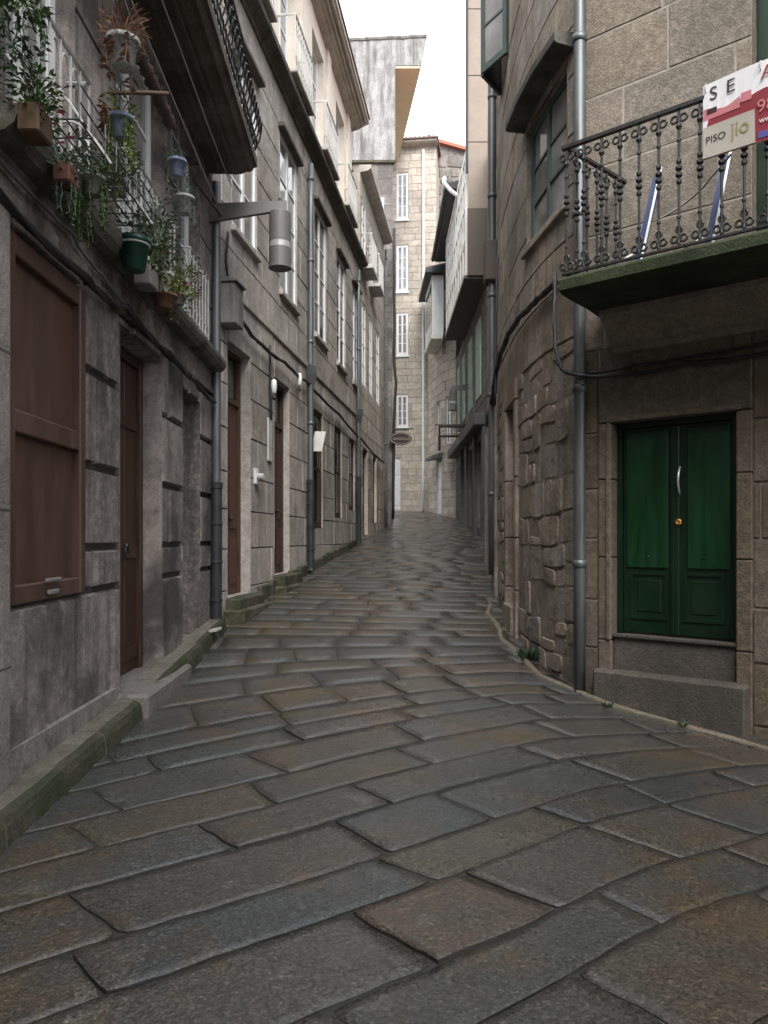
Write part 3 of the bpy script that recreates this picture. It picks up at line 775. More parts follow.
for o in X2:
    for k in range(9):
        q=o[0]-.05+(o[1]-o[0]+.1)*k/8; rail.tube([B2(q,9.55,.3),B2(q,10.45,.3)],.014,5)
    rail.tube([B2(o[0]-.05,10.47,0),B2(o[0]-.05,10.47,.3),B2(o[1]+.05,10.47,.3),B2(o[1]+.05,10.47,0)],.02,5)
    rail.fbox(B2,o[0]-.1,o[1]+.1,9.45,9.55,-.02,.34)
rail.build('balcony_railing',M['white_old'],h3)

# ---- tall grey gable behind
FX=lambda y0,k=0:Frame(lambda q:(q,y0+k*q),1)
L3=FX(28.6)
h4=thing('apartment_building',(0,29,2.1),'tall grey streaked gable with ochre soffit rising over the left roofs','building')
mb=MB(); wall(mb,L3,-2.4,.33,1.5,15.7,[],ch=(.4,.6),bl=(.4,.9),seed=40,gap=.008); mb.box8([(-2.6,28.7,1.5),(.33,28.62,1.5),(-1.9,33.2,1.5),(-2.6,33.2,1.5),(-2.6,28.7,15.7),(.33,28.62,15.7),(-1.9,33.2,15.7),(-2.6,33.2,15.7)])
mb.build('stone_base',[M['rubble_dark'],M['mortar']],h4)
mb=MB(); mb.box8([(-3.2,28.5,15.78),(.42,28.5,15.78),(-1.6,33.2,15.78),(-3.2,33.2,15.78),(-3.2,28.5,19.318),(.42,28.5,19.318),(-1.6,33.2,19.318),(-3.2,33.2,19.318)]); mb.build('wall',M['concrete'],h4)
mb=MB(); mb.fbox(L3,-2.45,.40,15.68,15.79,-.1,.10,bev=.02); mb.build('mossy_ledge',M['moss'],h4)
mb=MB()
P_=lambda x,y,z:(x,y,z)
bt=[(-3.2,28.5,19.32),(1.40,28.5,19.32),(.68,35.5,19.32),(-1.6,35.5,19.32)]; tp=[(x+(.22 if 0<i<3 else 0),y,20.22+(.22 if i in(1,2) else 0)) for i,(x,y,z) in enumerate(bt)]
mb.box8(bt+tp); pr=mb.build('parapet',M['concrete'],h4)
mb=MB(); mb.box8([(x,y+.03,19.24) for x,y,z in [(.43,28.5,0),(1.36,28.5,0),(.66,35.4,0),(-1.5,35.4,0)]]+[(x,y+.03,19.318) for x,y,z in [(.43,28.5,0),(1.36,28.5,0),(.66,35.4,0),(-1.5,35.4,0)]]); mb.build('soffit',M['ochre'],h4)
mb=MB(); mb.tube([(-3.2+.3*i,28.5,20.2+.014*i+.06*noise.noise((i*.8,0,0))) for i in range(17)],.07,6); mb.build('coping',M['concrete'],h4)
mb=MB(); mb.fbox(L3,-.75,.0,13.0,14.2,.0,.5,bev=.02); mb.build('balcony_box',M['white'],h4)

# ================================================================== RIGHT CORNER HOUSE
h5=thing('stone_house',RD(.5,.05,0),'rounded corner house of brown granite with a green double door and iron balcony','house')
dr=(0.0,1.07,.725,2.66); bd=(1.20,2.35,3.75,6.3)
sur=(-.13,1.2,-.3,2.9)
mb=MB()
wall(mb,RD,-.27,9.0,-.4,3.36,[sur],ch=(.42,.6),bl=(.45,.9),gap=.007,dep=.02,seed=51,jit=.006,mm=1)  # front lengthened out of view so it shades the near square
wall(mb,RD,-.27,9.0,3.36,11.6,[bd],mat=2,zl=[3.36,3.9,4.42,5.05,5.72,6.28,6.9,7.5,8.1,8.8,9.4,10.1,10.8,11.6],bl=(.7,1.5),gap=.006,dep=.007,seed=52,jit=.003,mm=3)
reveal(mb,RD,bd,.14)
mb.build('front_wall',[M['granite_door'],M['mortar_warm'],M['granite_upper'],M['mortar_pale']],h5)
mb=MB()
ow=(7.48,8.74,4.9,6.25); oc=(10.0,11.0,7.95,9.3); od=(9.45,10.15,.75,3.3)
wall(mb,RC,7.19,12.1,-.3,3.55,[(od[0]-.16,od[1]+.16,-.3,od[3]+.25)],ch=(.22,.42),bl=(.22,.58),gap=.008,dep=.023,cham=.008,warp=.045,bulge=.0025,cell=.075,seed=53,jit=.014,split=.5,seg=.25)
wall(mb,RC,7.19,12.1,3.55,11.6,[ow,oc],ch=(.4,.58),bl=(.5,1.0),gap=.005,dep=.016,seed=54,jit=.004,seg=.25,cell=.3)
reveal(mb,RC,ow,.09); reveal(mb,RC,oc,.2)
mb.build('side_wall',[M['granite_warm'],M['mortar_warm']],h5)
# door surround
mb=MB(); a,b,c,e=dr
for q0,q1 in ((-.13,a-.003),(b+.003,1.2)):
    for z0,z1 in ((-.3,.66),(.66,1.42),(1.42,2.14),(2.14,2.658)): mb.fbox(RD,q0,q1,z0+.003,z1-.003,-.16,.012,bev=.01)
mb.fbox(RD,-.13,1.2,2.662,3.1,-.16,.016,bev=.012)
mb.fbox(RD,-.05,-.006,.66,2.66,.012,.03,bev=.008); mb.fbox(RD,-.05,1.12,2.66,2.71,.016,.034,bev=.008)
mb.build('door_surround',[M['granite_door']],h5)
st=MB(); st.fbox(RD,a-.0,b+.0,.30,.715,-.16,-.03,bev=.01); st.fbox(RD,a,b,.69,.722,-.03,.0,bev=.006); st.fbox(RD,-.13,1.185,-.35,.40,-.02,.15,bev=.025); st.build('doorstep',M['step_dark'],h5)
# green door
mb=MB(); D=-.13
mb.fbox(RD,a+.003,a+.05,c,e-.003,D-.06,D+.015); mb.fbox(RD,b-.05,b-.003,c,e-.003,D-.06,D+.015); mb.fbox(RD,a+.05,b-.05,e-.05,e-.003,D-.06,D+.012)
dd=mb.build('door',M['green'],h5)
for i,(q0,q1) in enumerate(((a+.053,a+.533),(a+.537,b-.053))):
    l=MB(); l.fbox(RD,q0,q1,c+.01,e-.055,D-.05,D-.012,bev=.004)
    w0,w1=q0+.07,q1-.07
    # framed lower panel: recessed field with raised moulding
    for z0,z1,x0,x1 in ((.86,.885,w0,w1),(1.265,1.29,w0,w1)): l.fbox(RD,x0,x1,z0,z1,D-.012,D+.002)
    for x0,x1 in ((w0,w0+.025),(w1-.025,w1)): l.fbox(RD,x0,x1,.885,1.265,D-.012,D+.002)
    l.fbox(RD,w0+.06,w1-.06,.93,1.22,D-.012,D-.003,bev=.008)
    if i==1: l.fbox(RD,q0-.045,q0+.03,c+.01,e-.06,D-.012,D+.012,bev=.006)
    lf=l.build('door_leaf',M['green'],dd)
    p=MB(); p.fbox(RD,(q0+.035 if i==0 else q0+.10),(q1-.07 if i==0 else q1-.02),1.33,e-.09,D-.011,D+.006,bev=.004); 
    p.lathe(RD((q0+q1)/2,1.43,D+.01),[(.002,-.012),(.012,0),(.002,.012)],8)
    p.build('door_board',M['green_light'],dd)
hb=MB(); pts=[RD(.575,1.98+.25*k/10,D+.012+.05*math.sin(math.pi*k/10)) for k in range(11)]; hb.tube(pts,.011,6); hb.build('pull_handle',M['steel'],dd,True)
kn=MB(); kp=RD(.565,1.74,D+.02)
ax=Vector((W[0],W[1],0))
kn.ring(kp,ax,(0,0,1),.018,.014,14,6); kn.ring(kp,ax,(0,0,1),.006,.008,8,5); kn.build('door_knob',M['brass'],dd,True)
# green balcony door above
window(h5,RD,bd,.12,'green','glass_dark',2,3,.16,.05,name='balcony_door')
# balcony
bs=MB(); t0,t1=-.05,3.3
bs.prof(RD,t0,t1,[(-.03,3.765),(.94,3.755),(.965,3.73),(.96,3.65),(.91,3.625),(.7,3.62),(.42,3.62),(.2,3.605),(.02,3.60),(-.03,3.60)],24)
slab=bs.build('balcony',M['moss_dark'],h5)
mo=MB(); mo.prof(RD,.02,3.4,[(-.02,3.28),(.03,3.29),(.04,3.34),(.09,3.36),(.10,3.41),(.17,3.45),(.27,3.52),(.33,3.57),(.34,3.61),(-.02,3.612)],1); mo.build('moulding',M['granite_upper'],slab)
def baluster(F,q,d,z0=3.80,z1=4.83,along=None):
    m_=MB(); c=F(q,0,d); A=(F(q+.05,0,d)-F(q-.05,0,d)).normalized() if along is None else along
    h=z1-z0; r0=.0105
    pr=[(r0,z0),(r0*1.4,z0+.02),(r0,z0+.05),(r0,z0+.20),(.016,z0+.21),(.016,z0+.225),(r0,z0+.235)]
    for zc in (.47,.52,.57,.62): 
        k=.026 if zc in(.52,.57) else .021
        pr+=[(r0,z0+zc*h-.024),(k,z0+zc*h-.008),(k,z0+zc*h+.008),(r0,z0+zc*h+.022)]
    pr+=[(r0,z1-.25),(.017,z1-.24),(.017,z1-.225),(r0,z1-.215),(r0,z1)]
    m_.lathe((c.x,c.y,0),pr,8)
    for s_ in (-1,1):
        m_.ring(c+A*s_*.034+Vector((0,0,z0+.055)),A,(0,0,1),.025,.0105,10,5)
        m_.ring(c+A*s_*.034+Vector((0,0,z1-.07)),A,(0,0,1),.026,.0095,10,5)
    m_.ring(c+Vector((0,0,z0+.125)),A,(0,0,1),.022,.010,10,5)
    m_.lathe((c.x,c.y,0),[(.004,z1-.17),(.024,z1-.13),(.012,z1-.1)],8)
    return m_
for i in range(21):
    baluster(RD,t0+.04+.153*i,.90).build('baluster',M['iron'],slab)
Nv=Vector((-.639,-.769,0))
for i in range(1,6):
    baluster(RD,t0+.04+.022*i,.90-.15*i,along=Nv).build('baluster',M['iron'],slab)
hr=MB()
hr.fbox(RD,t0,t1,4.83,4.858,.878,.922); hr.fbox(RD,t0,t1,3.785,3.803,.885,.915)
hr.box8([RD(t0+.15,4.831,0),RD(t0+.19,4.831,0),RD(t0+.06,4.831,.877),RD(t0+.02,4.831,.877),RD(t0+.15,4.857,0),RD(t0+.19,4.857,0),RD(t0+.06,4.857,.877),RD(t0+.02,4.857,.877)])
hr.box8([RD(t0+.15,3.786,0),RD(t0+.18,3.786,0),RD(t0+.05,3.786,.884),RD(t0+.02,3.786,.884),RD(t0+.15,3.802,0),RD(t0+.18,3.802,0),RD(t0+.05,3.802,.884),RD(t0+.02,3.802,.884)])
hr.build('handrail',M['iron'],slab)
# side window with stone hood
w=window(h5,RC,ow,.05,'green_frame','glass_curtain_sky',2,3,.075,.025,sill='granite_warm')
hd=MB(); hd.prof(RC,7.33,8.9,[(-.02,6.33),(.20,6.35),(.22,6.37),(.22,6.45),(.18,6.47),(-.02,6.48)],3); hd.build('hood',M['cornice'],w)
# open casements further along
def sash(parent,p,q,z0,z1):
    p,q=Vector(p),Vector(q); L=(q-p).length; t=(q-p)/L; nn=Vector((-t.y,t.x))
    F=lambda s_,z,d:Vector((p.x+t.x*s_+nn.x*d,p.y+t.y*s_+nn.y*d,z))
    m_=MB(); f=.07
    m_.fbox(F,0,f,z0,z1,-.022,.022); m_.fbox(F,L-f,L,z0,z1,-.022,.022); m_.fbox(F,f,L-f,z0,z0+f*1.3,-.02,.02); m_.fbox(F,f,L-f,z1-f,z1,-.02,.02)
    m_.fbox(F,f,L-f,(z0+z1)/2-.015,(z0+z1)/2+.015,-.015,.015)
    o=m_.build('sash',M['green_frame'],parent); g=MB(); g.fbox(F,f-.01,L-f+.01,z0+f,z1-f+.01,-.004,.004); g.build('pane',M['glass_curtain_sky'],o)  # sash pane's pale colour carries the reflected sky
wn=MB(); wn.fbox(RC,10.0,10.06,7.96,9.29,-.2,-.1); wn.fbox(RC,10.94,11.0,7.96,9.29,-.2,-.1); wn.fbox(RC,10.06,10.94,7.96,8.04,-.2,-.1); wn.fbox(RC,10.06,10.94,9.22,9.29,-.2,-.1)
cs_=wn.build('casement_window',M['green_frame'],h5)
sash(h5,RC(10.02,0,.02)[:2],(1.355,10.49),8.0,9.25); sash(h5,RC(10.99,0,.02)[:2],(1.36,10.53),8.0,9.25)
bk=MB(); bk.fbox(RC,9.95,11.05,7.9,9.4,-.28,-.25); bk.build('pane',M['glass_dark'],cs_)  # dark backing sheet in place of the dim room behind the open sashes
# side doorway
mb=MB()
for q0,q1 in ((od[0]-.17,od[0]),(od[1],od[1]+.17)):
    for z0,z1 in ((.0,.95),(.95,1.6),(1.6,2.35),(2.35,3.297)): mb.fbox(RC,q0,q1,z0+.003,z1-.003,-.3,.03,bev=.015)
mb.fbox(RC,od[0]-.17,od[1]+.17,3.303,3.56,-.3,.035,bev=.015); mb.fbox(RC,od[0],od[1],.1,.745,-.3,.06,bev=.015)
mb.build('side_door_surround',M['granite_warm'],h5)
house_door(h5,RC,od,.28,'wood_dark')
pipe(h5,RD,-.285,.02,11.5,.075,.056,guard=None,seg=12)
qb=MB(); qb.fbox(RD,-.40,-.26,-.3,11.5,-.4,-.05); qb.build('corner_fill',M['mortar_warm'],h5)
mb=MB(); mb.box8([(1.95,7.35,-.3),(8.8,1.8,-.3),(13,5,-.3),(2.1,12.0,-.3),(1.95,7.35,11.5),(8.8,1.8,11.5),(13,5,11.5),(2.1,12.0,11.5)])
mb.build('house_core',M['mortar'],h5)  # unseen block added inside the house against light leaks
rf=MB(); rf.box8([(1.75,6.95,11.62),(8.9,1.5,11.62),(13,5,11.62),(1.9,12.1,11.62),(1.75,6.95,11.75),(8.9,1.5,11.75),(13,5,12.9),(1.9,12.1,11.85)]); rf.build('roof',M['tile'],h5)

# ---- second right house
h6=thing('stone_house',R2(16,1,0),'plain tall granite house with a brown clad end wall overhanging the lane','house')
mb=MB(); O=[(13.1,14.0,1.0,3.6),(15.6,16.6,1.2,3.7),(18.2,19.2,1.5,3.9)]
wall(mb,R2,12.05,21.6,-.2,12.6,O,ch=(.4,.6),bl=(.5,1.0),seed=61,gap=.01,dep=.03)
for o in O: reveal(mb,R2,o,.25)
mb.build('wall',[M['granite_warm'],M['mortar']],h6)
for q in (12.1,14.25,16.8,19.5):
    m_=MB(); m_.fbox(R2,q,q+.35,.3,3.9,-.02,.07,bev=.02); m_.build('pilaster',M['granite_warm'],h6)
house_door(h6,R2,O[0],.22,'wood_dark'); house_door(h6,R2,O[1],.22,'wood_dark'); house_door(h6,R2,O[2],.22,'wood_dark')
# tall end bay
mb=MB(); cb=[(2.40,21.7),(3.25,21.7),(3.6,24.3),(2.74,24.3)]
mb.box8([(x,y,11.02) for x,y in cb]+[(x,y,19.5) for x,y in cb])
for z in (12.9,14.8,16.7): mb.box8([(x-.006*(1 if k in (0,3) else -1),y-.008,z) for k,(x,y) in enumerate(cb)]+[(x-.006*(1 if k in(0,3) else -1),y-.008,z+.02) for k,(x,y) in enumerate(cb)],1)
mb.build('end_wall',[M['tan_panel'],M['mortar_dark']],h6)
mb=MB(); mb.box8([(x-.02*(1 if k in (0,3) else -1),y-.02,9.1) for k,(x,y) in enumerate(cb)]+[(x-.02*(1 if k in(0,3) else -1),y-.02,11.01) for k,(x,y) in enumerate(cb)])
mb.build('end_cladding',M['cladding'],h6)
mb=MB(); mb.tube([(2.36,21.66,12.0),(2.36,21.66,19.5)],.04,6); mb.build('corner_trim',M['guard'],h6)
pipe(h6,R2,12.35,1.0,12.3,.09,.062)
m_=MB(); m_.fbox(R2,12.2,12.55,5.75,6.4,.01,.22,bev=.02); m_.build('rain_head',M['cladding'],h6)
core(h6,R2,12.1,21.5,-.2,12.5)

# ---- third right house with white gallery
h7=thing('gallery_house',R3(26,1.9,0),'house with an overhanging white glazed gallery above pale green shutters','house')
mb=MB(); O=[(23.3,24.6,6.0,8.4),(25.6,26.8,6.0,8.4),(27.9,29.0,6.0,8.4),(29.8,30.9,6.0,8.4)]; S=[(22.6,24.2,1.9,4.6),(24.9,26.7,2.0,4.6),(27.3,28.6,2.1,4.6)]
wall(mb,R3,21.6,31.9,.8,9.0,O+S,ch=(.4,.6),bl=(.5,1.0),seed=71)
for o in O+S: reveal(mb,R3,o,.15)
mb.build('wall',[M['rubble_dark'],M['mortar']],h7)
for o in O:
    m_=MB()
    for k in range(2):
        a=o[0]+(o[1]-o[0])*k/2; b=a+(o[1]-o[0])/2-.02; m_.fbox(R3,a,b,o[2],o[3],-.05,.02)
        for j in range(14): z=o[2]+.1+.16*j; m_.fbox(R3,a+.06,b-.06,z,z+.1,.02,.03)
    m_.build('shutter',M['green_pale'],h7)
for o in S: window(h7,R3,o,.1,'shop','glass_dark',2,2,.1,.04,name='shop_window')
m_=MB(); m_.fbox(R3,22.2,31.7,4.9,5.25,.0,.35,bev=.03); m_.build('shop_fascia',M['shop'],h7)
for q in (22.25,24.4,26.9,28.8): 
    m_=MB(); m_.fbox(R3,q,q+.3,1.2,4.9,-.02,.10,bev=.02); m_.build('shop_pilaster',M['shop'],h7)
# gallery: X from 2.42
GF=Frame(lambda q:(2.44-.004*q,q),-1)
gb=MB(); gb.fbox(GF,22.0,28.6,9.12,9.32,-1.0,.02); gb.fbox(GF,22.0,28.6,12.6,12.8,-1.0,.0); 
ng=9
for i in range(ng+1):
    q=22.0+6.5*i/ng; gb.fbox(GF,q,q+.1,9.32,12.6,-.12,.0)
for i in range(ng):
    q=22.1+6.5*i/ng; e=q+6.5/ng-.1
    for z in (10.15,10.25,11.2,12.0): gb.fbox(GF,q,e,z,z+.06,-.08,-.01)
    gb.fbox(GF,q,e,9.32,10.15,-.10,-.03)
    gb.fbox(GF,(q+e)/2-.025,(q+e)/2+.025,10.31,12.6,-.07,-.015)
gal=gb.build('gallery',M['cream_wood'],h7)
g=MB(); g.fbox(GF,22.02,28.55,10.2,12.6,-.065,-.055); g.build('pane',M['glass_curtain_sky'],gal)
g=MB(); g.fbox(GF,21.75,28.62,9.03,9.118,-1.0,.05); g.build('gallery_floor',M['cladding'],gal)
ev=MB(); ev.prof(GF,24.4,30.9,[(-.9,12.85),(.22,12.82),(.28,12.88),(.28,13.0),(-.9,13.3)],4); ev.tube([GF(24.3,12.93,.33),GF(30.9,12.9,.33)],.075,8); ev.build('eave_gutter',M['guard'],h7)
m_=MB(); m_.tube([GF(24.35,13.15,.4),GF(24.3,12.95,.42),GF(24.3,12.7,.2),GF(24.3,12.55,.0)],.07,8); m_.build('gutter_elbow',M['white'],h7)
core(h7,R3,21.7,31.8,.8,12.8,-.5,-6)

# ---- oriel house
RO=Frame(crom and (lambda q:(lambda f:f(q))(lambda q:(3.0-.55*(q-31.7) if q<32.6 else 2.505-.15*(q-32.6),q))),-1)
h8=thing('oriel_house',RO(32,2.4,0),'small cream house with a white oriel box under a dark eave by the lane end','house')
mb=MB(); O=[(32.0,32.4,5.6,7.6),(33.0,33.7,5.6,7.6)]; Dn=[(32.75,33.6,2.5,4.9)]
wall(mb,RO,31.7,35.6,1.5,12.2,O+Dn,ch=(.3,.42),bl=(.4,.8),seed=81)
for o in O+Dn: reveal(mb,RO,o,.12)
mb.build('wall',[M['granite_tan'],M['mortar']],h8)
for o in O: window(h8,RO,o,.06,'white','glass',2,3,.07,.03)
m_=MB(); m_.fbox(RO,32.75,33.6,2.5,4.9,-.14,-.04)
for k in range(4): m_.fbox(RO,32.85,33.5,2.65+.55*k,3.1+.55*k,-.04,-.02)
m_.build('door',M['white'],h8)
m_=MB(); m_.prof(RO,32.6,33.8,[(.0,5.05),(.5,5.0),(.5,5.12),(.0,5.3)],2); m_.build('door_canopy',M['zinc'],h8)
ob=[(1.99,31.5),(2.47,31.5),(2.6,34.2),(1.86,34.2)]
mb=MB(); mb.box8([(x,y,10.05) for x,y in ob]+[(x,y,12.5) for x,y in ob]); orl=mb.build('oriel',M['white'],h8)
mb=MB(); mb.box8([(x-.03,y-.03,9.86) for x,y in ob]+[(x-.03,y-.03,10.045) for x,y in ob]); mb.build('oriel_floor',M['cream_wood'],orl)
for k in range(3):
    y0=31.7+.8*k; x=lambda y:1.99-.13*(y-31.5)/2.7
    m_=MB(); m_.box8([(x(y0)-.012,y0,10.7),(x(y0)+.02,y0,10.7),(x(y0+.6)+.02,y0+.6,10.7),(x(y0+.6)-.012,y0+.6,10.7),(x(y0)-.012,y0,12.2),(x(y0)+.02,y0,12.2),(x(y0+.6)+.02,y0+.6,12.2),(x(y0+.6)-.012,y0+.6,12.2)]); m_.build('pane',M['glass'],orl)
mb=MB(); mb.box8([(1.72,31.2,12.52),(2.62,31.1,12.52),(2.9,35.2,12.52),(1.6,35.2,12.52),(1.72,31.2,12.72),(2.62,31.1,12.9),(3.5,35.2,13.6),(1.6,35.2,12.72)]); mb.build('roof',M['guard'],h8)
core(h8,RO,31.9,35.3,1.5,12.1,-.6,-4)

# ---- house closing the lane
EF=FX(35.9,-.12)
h9=thing('end_house',(1.2,35.8,2.8),'tall sunlit tan ashlar house closing the lane, with white windows and a white downpipe','house')
mb=MB()
O=[(.58,1.14,z0,z1) for z0,z1 in ((16.6,18.8),(13.2,15.4),(10.2,12.2),(6.8,8.35))]; Dn=(.08,.78,2.95,5.35)
wall(mb,EF,-5.5,2.45,2.2,20.0,O+[Dn],ch=(.26,.4),bl=(.4,.85),seed=91,gap=.005,dep=.012)
for o in O+[Dn]: reveal(mb,EF,o,.1)
mb.quad(EF(2.45,2.2,0),EF(2.45,2.2,-5),EF(2.45,20,-5),EF(2.45,20,0))
mb.build('wall',[M['granite_tan'],M['mortar_warm']],h9)
for k,o in enumerate(O): window(h9,EF,o,.02,'white','glass_pale' if k<2 else 'glass_curtain_sky',2,4,.11,.025,sill='white')
m_=MB(); m_.fbox(EF,*Dn,-.1,-.03)
for k in range(2):
    for j in range(3): m_.fbox(EF,.14+.33*k,.39+.33*k,3.15+.72*j,3.75+.72*j,-.03,-.012,bev=.01)
m_.build('door',M['white'],h9)
pipe(h9,EF,1.85,2.9,19.8,.08,.055,'white')
ev=MB(); ev.prof(EF,-5.5,2.5,[(-.05,19.95),(.3,20.0),(.38,20.06),(.38,20.16),(-.05,20.2)],2); ev.build('eave',M['granite_tan'],h9)
rf=MB(); rf.prof(EF,-2.6,2.55,[(.46,20.15),(.46,20.22),(-4,21.3),(-4,21.1)],1)
for i in range(24): rf.tube([EF(-2.5+.21*i,20.22,.42),EF(-2.5+.21*i,20.75,-1.6)],.06,6)
rf.build('roof',M['tile_brown'],h9)
core(h9,EF,-5.5,2.4,2.2,19.9,-.4,-5)
E2=FX(38.2,.0)
h10=thing('rubble_house',(4,38,3),'dark rubble gable with a red tile edge rising behind the end house','house')
mb=MB(); wall(mb,E2,2.3,4.5,2.5,20.85,[],ch=(.35,.75),bl=(.4,1.2),gap=.02,dep=.06,cham=.03,seed=95,bulge=.03,warp=.06,cell=.3); wall(mb,E2,4.5,7.5,2.5,19.9,[],ch=(.35,.75),bl=(.4,1.2),gap=.02,dep=.06,cham=.03,seed=96,bulge=.03,warp=.06,cell=.3)
mb.build('wall',[M['rubble_dark'],M['mortar']],h10)
mb=MB(); mb.add([(2.3,38.26,19.6),(7.5,38.26,19.6),(7.5,38.26,20.0),(2.3,38.26,21.55),(2.3,42,19.6),(7.5,42,19.6),(7.5,42,20.0),(2.3,42,21.55)],[(0,1,2,3),(5,4,7,6),(1,5,6,2),(4,0,3,7),(3,2,6,7)]); mb.build('gable',M['rubble_dark'],h10)
mb=MB(); mb.box8([(2.2,38.0,21.56),(7.6,38.0,20.02),(7.6,42,20.02),(2.2,42,21.56),(2.2,38.0,21.72),(7.6,38.0,20.18),(7.6,42,20.18),(2.2,42,21.72)]); mb.tube([(2.25,38.02,20.9),(2.25,38.02,21.75)],.1,6); mb.build('roof',M['tile'],h10)
mb=MB(); mb.box8([(2.3,38.3,2.5),(7.5,38.3,2.5),(7.5,42,2.5),(2.3,42,2.5),(2.3,38.3,19.5),(7.5,38.3,19.5),(7.5,42,19.5),(2.3,42,19.5)]); mb.build('house_core',M['mortar'],h10)  # added fill behind the gable, stops light leaking through

# ---- house added behind the camera, out of view, to dim the foreground
BH=Frame(lambda q:(q,-5.6),-1)
h11=thing('stone_house',(1,-5.6,0),'plain granite house added out of view behind the camera to block foreground light','house')
mb=MB(); O=[(-1.2+2.4*i,-.1+2.4*i,4.0,6.2) for i in range(4)]+[(1.4,2.6,.1,2.7),(4.0,5.2,.9,2.6)]
wall(mb,BH,-2.6,8.5,-.3,12.2,O,ch=(.4,.55),bl=(.6,1.1),seed=101)
for o in O: reveal(mb,BH,o,.15)
mb.build('wall',[M['granite_warm'],M['mortar']],h11)
for k,o in enumerate(O):
    if k==4: plank_door(h11,BH,o,.13,'wood_dark')
    else: window(h11,BH,o,.1,'white','glass',2,3,.08,.03)
core(h11,BH,-2.6,8.4,-.3,12.1)

# ================================================================== STREET LAMPS
def lamp(base,tip,label,sc=1.0):
    """arm from a wall point to the tip; cylinder hangs from the tip"""
    base,tip=Vector(base),Vector(tip); t=thing('street_lamp',base,label,'street lamp','cylinder lamps on wall brackets')
    d=(tip-base); L=d.length; u=d/L; s_=Vector((-u.y,u.x,0))
    a=MB(); w=.03
    P=[]
    for q,zb,zt in ((0,-.12,.11),(L,-.05,.06)):
        for sx in(-1,1):
            for z in (zb,zt): P.append(base+u*q+s_*w*sx+Vector((0,0,z)))
    a.box8([P[0],P[2],P[6],P[4],P[1],P[3],P[7],P[5]]); a.fbox(lambda s2,z,dd_:base+s_*s2+u*dd_+Vector((0,0,z)),-.08,.08,-.2,.2,-.02,.015)
    a.build('bracket_arm',M['lamp'],t)
    c=base+u*(L-.08); r=.136
    b=MB(); b.lathe((c.x,c.y,c.z),[(.02,-.02),(.03,-.06),(r*.92,-.075),(r,-.09),(r,-.46)],24); b.lathe((c.x,c.y,c.z),[(r,-.535),(r,-.74),(r*1.04,-.745),(r*1.04,-.78),(r*.9,-.785)],24); b.build('lamp_body',M['lamp'],t,False)
    b=MB(); b.lathe((c.x,c.y,c.z),[(r*.985,-.458),(r*1.012,-.465),(r*1.012,-.53),(r*.985,-.537)],24); b.build('lamp_band',M['lamp_band'],t)
    b=MB(); b.tube([c+Vector((0,0,.06)),c+Vector((0,0,.11))],[.03,.02],8); b.build('cap_nut',M['iron'],t)
lamp(B1(9.55,5.68,-.02),B1(9.55,5.78,.96),'grey cylinder lamp on a tapered arm beside the dark overhead balcony')
lamp(R3(26.9,6.95,0),R3(26.9,6.88,.62),'small far grey cylinder lamp in front of the pale green shutters')

# ================================================================== CABLES AND BOXES
def cable(name,pts,r,label,mat='cable',n=6,sag=.0,cat='cable',twist=0):
    P=[]
    for a,b in zip(pts[:-1],pts[1:]):
        a,b=Vector(a),Vector(b)
        for i in range(n):
            t=i/n; P.append(a.lerp(b,t)-Vector((0,0,sag*4*t*(1-t)))+Vector((noise.noise((a.x+t*3,a.y+t*2,1)),0,noise.noise((a.y+t*4,t*2,4))))*.012)
    P.append(Vector(pts[-1])); m_=MB(); m_.tube(P,r,6)
    for k in range(twist):
        m_.tube([p+Vector((.02*math.sin(i*.9+k*2.1),0,.022*math.cos(i*.9+k*2.1))) for i,p in enumerate(P)],r*.55,5)
    return tag(m_.build(name,M[mat],None,True),label,cat)
cable('cable',[B1(3.6,3.45,.06),B1(5.2,3.38,.07),B1(6.1,3.45,.06),B1(7.3,3.40,.08),B1(8.4,3.36,.07),B1(9.5,3.30,.07)],.022,'bundled black cables sagging over the doors of the dark left house',sag=.05,twist=2)
cable('cable',[B1(3.6,3.62,.05),B1(5.0,3.60,.05),B1(5.6,3.5,.06),B1(6.4,3.46,.06)],.012,'thin grey cable above the brown shutter panel','cable_grey',sag=.03)
cable('cable',[onB2(226,300,.08),onB2(240,318,.07),onB2(262,345,.08),onB2(285,362,.09),onB2(306,381,.08),onB2(340,415,.08),onB2(362,440,.08),onB2(384,463,.08)],.026,'thick twisted cable bundle running along the long pale house',sag=.04,twist=2)
cable('cable',[onB2(228,232,.05),onB2(226,262,.05),onB2(229,290,.07)],.02,'short looped black cable dropping from the near street lamp')
cable('cable',[onB2(270,345,.04),onB2(270,380,.04),onB2(271,420,.04)],.018,'black cable dropping beside the second dark doorway of the long house')
cable('cable',[RD(3.4,3.14,.05),RD(1.6,3.11,.05),RD(.7,3.1,.05),RD(.2,3.09,.05),RD(-.2,3.1,.14),RD(-.40,3.18,.2),RD(-.47,3.4,.2),RD(-.5,3.8,.16),RD(-.52,4.13,.1)],.018,'black cable bundle strung above the green door and up the corner',sag=.02,twist=1)
cable('cable',[RD(3.4,3.24,.04),RD(1.6,3.19,.04),RD(.2,3.15,.04),RD(-.2,3.13,.1)],.013,'thin black cable strung above the green door','cable',sag=.01)
cable('cable',[RC(7.6,4.16,.06),RC(8.1,4.15,.06),RC(8.8,4.17,.07),RC(9.5,4.15,.08),RC(10.2,4.1,.08),RC(11.2,4.0,.08),RC(12.0,3.85,.08),R2(13.5,3.6,.1)],.034,'heavy black cable bundle curving round the brown corner house',sag=.012,twist=2)
cable('cable',[RC(10.9,3.5,.1),RC(11.0,4.8,.08),RC(11.1,5.7,.05)],.02,'black cable climbing beside the far right downpipe')
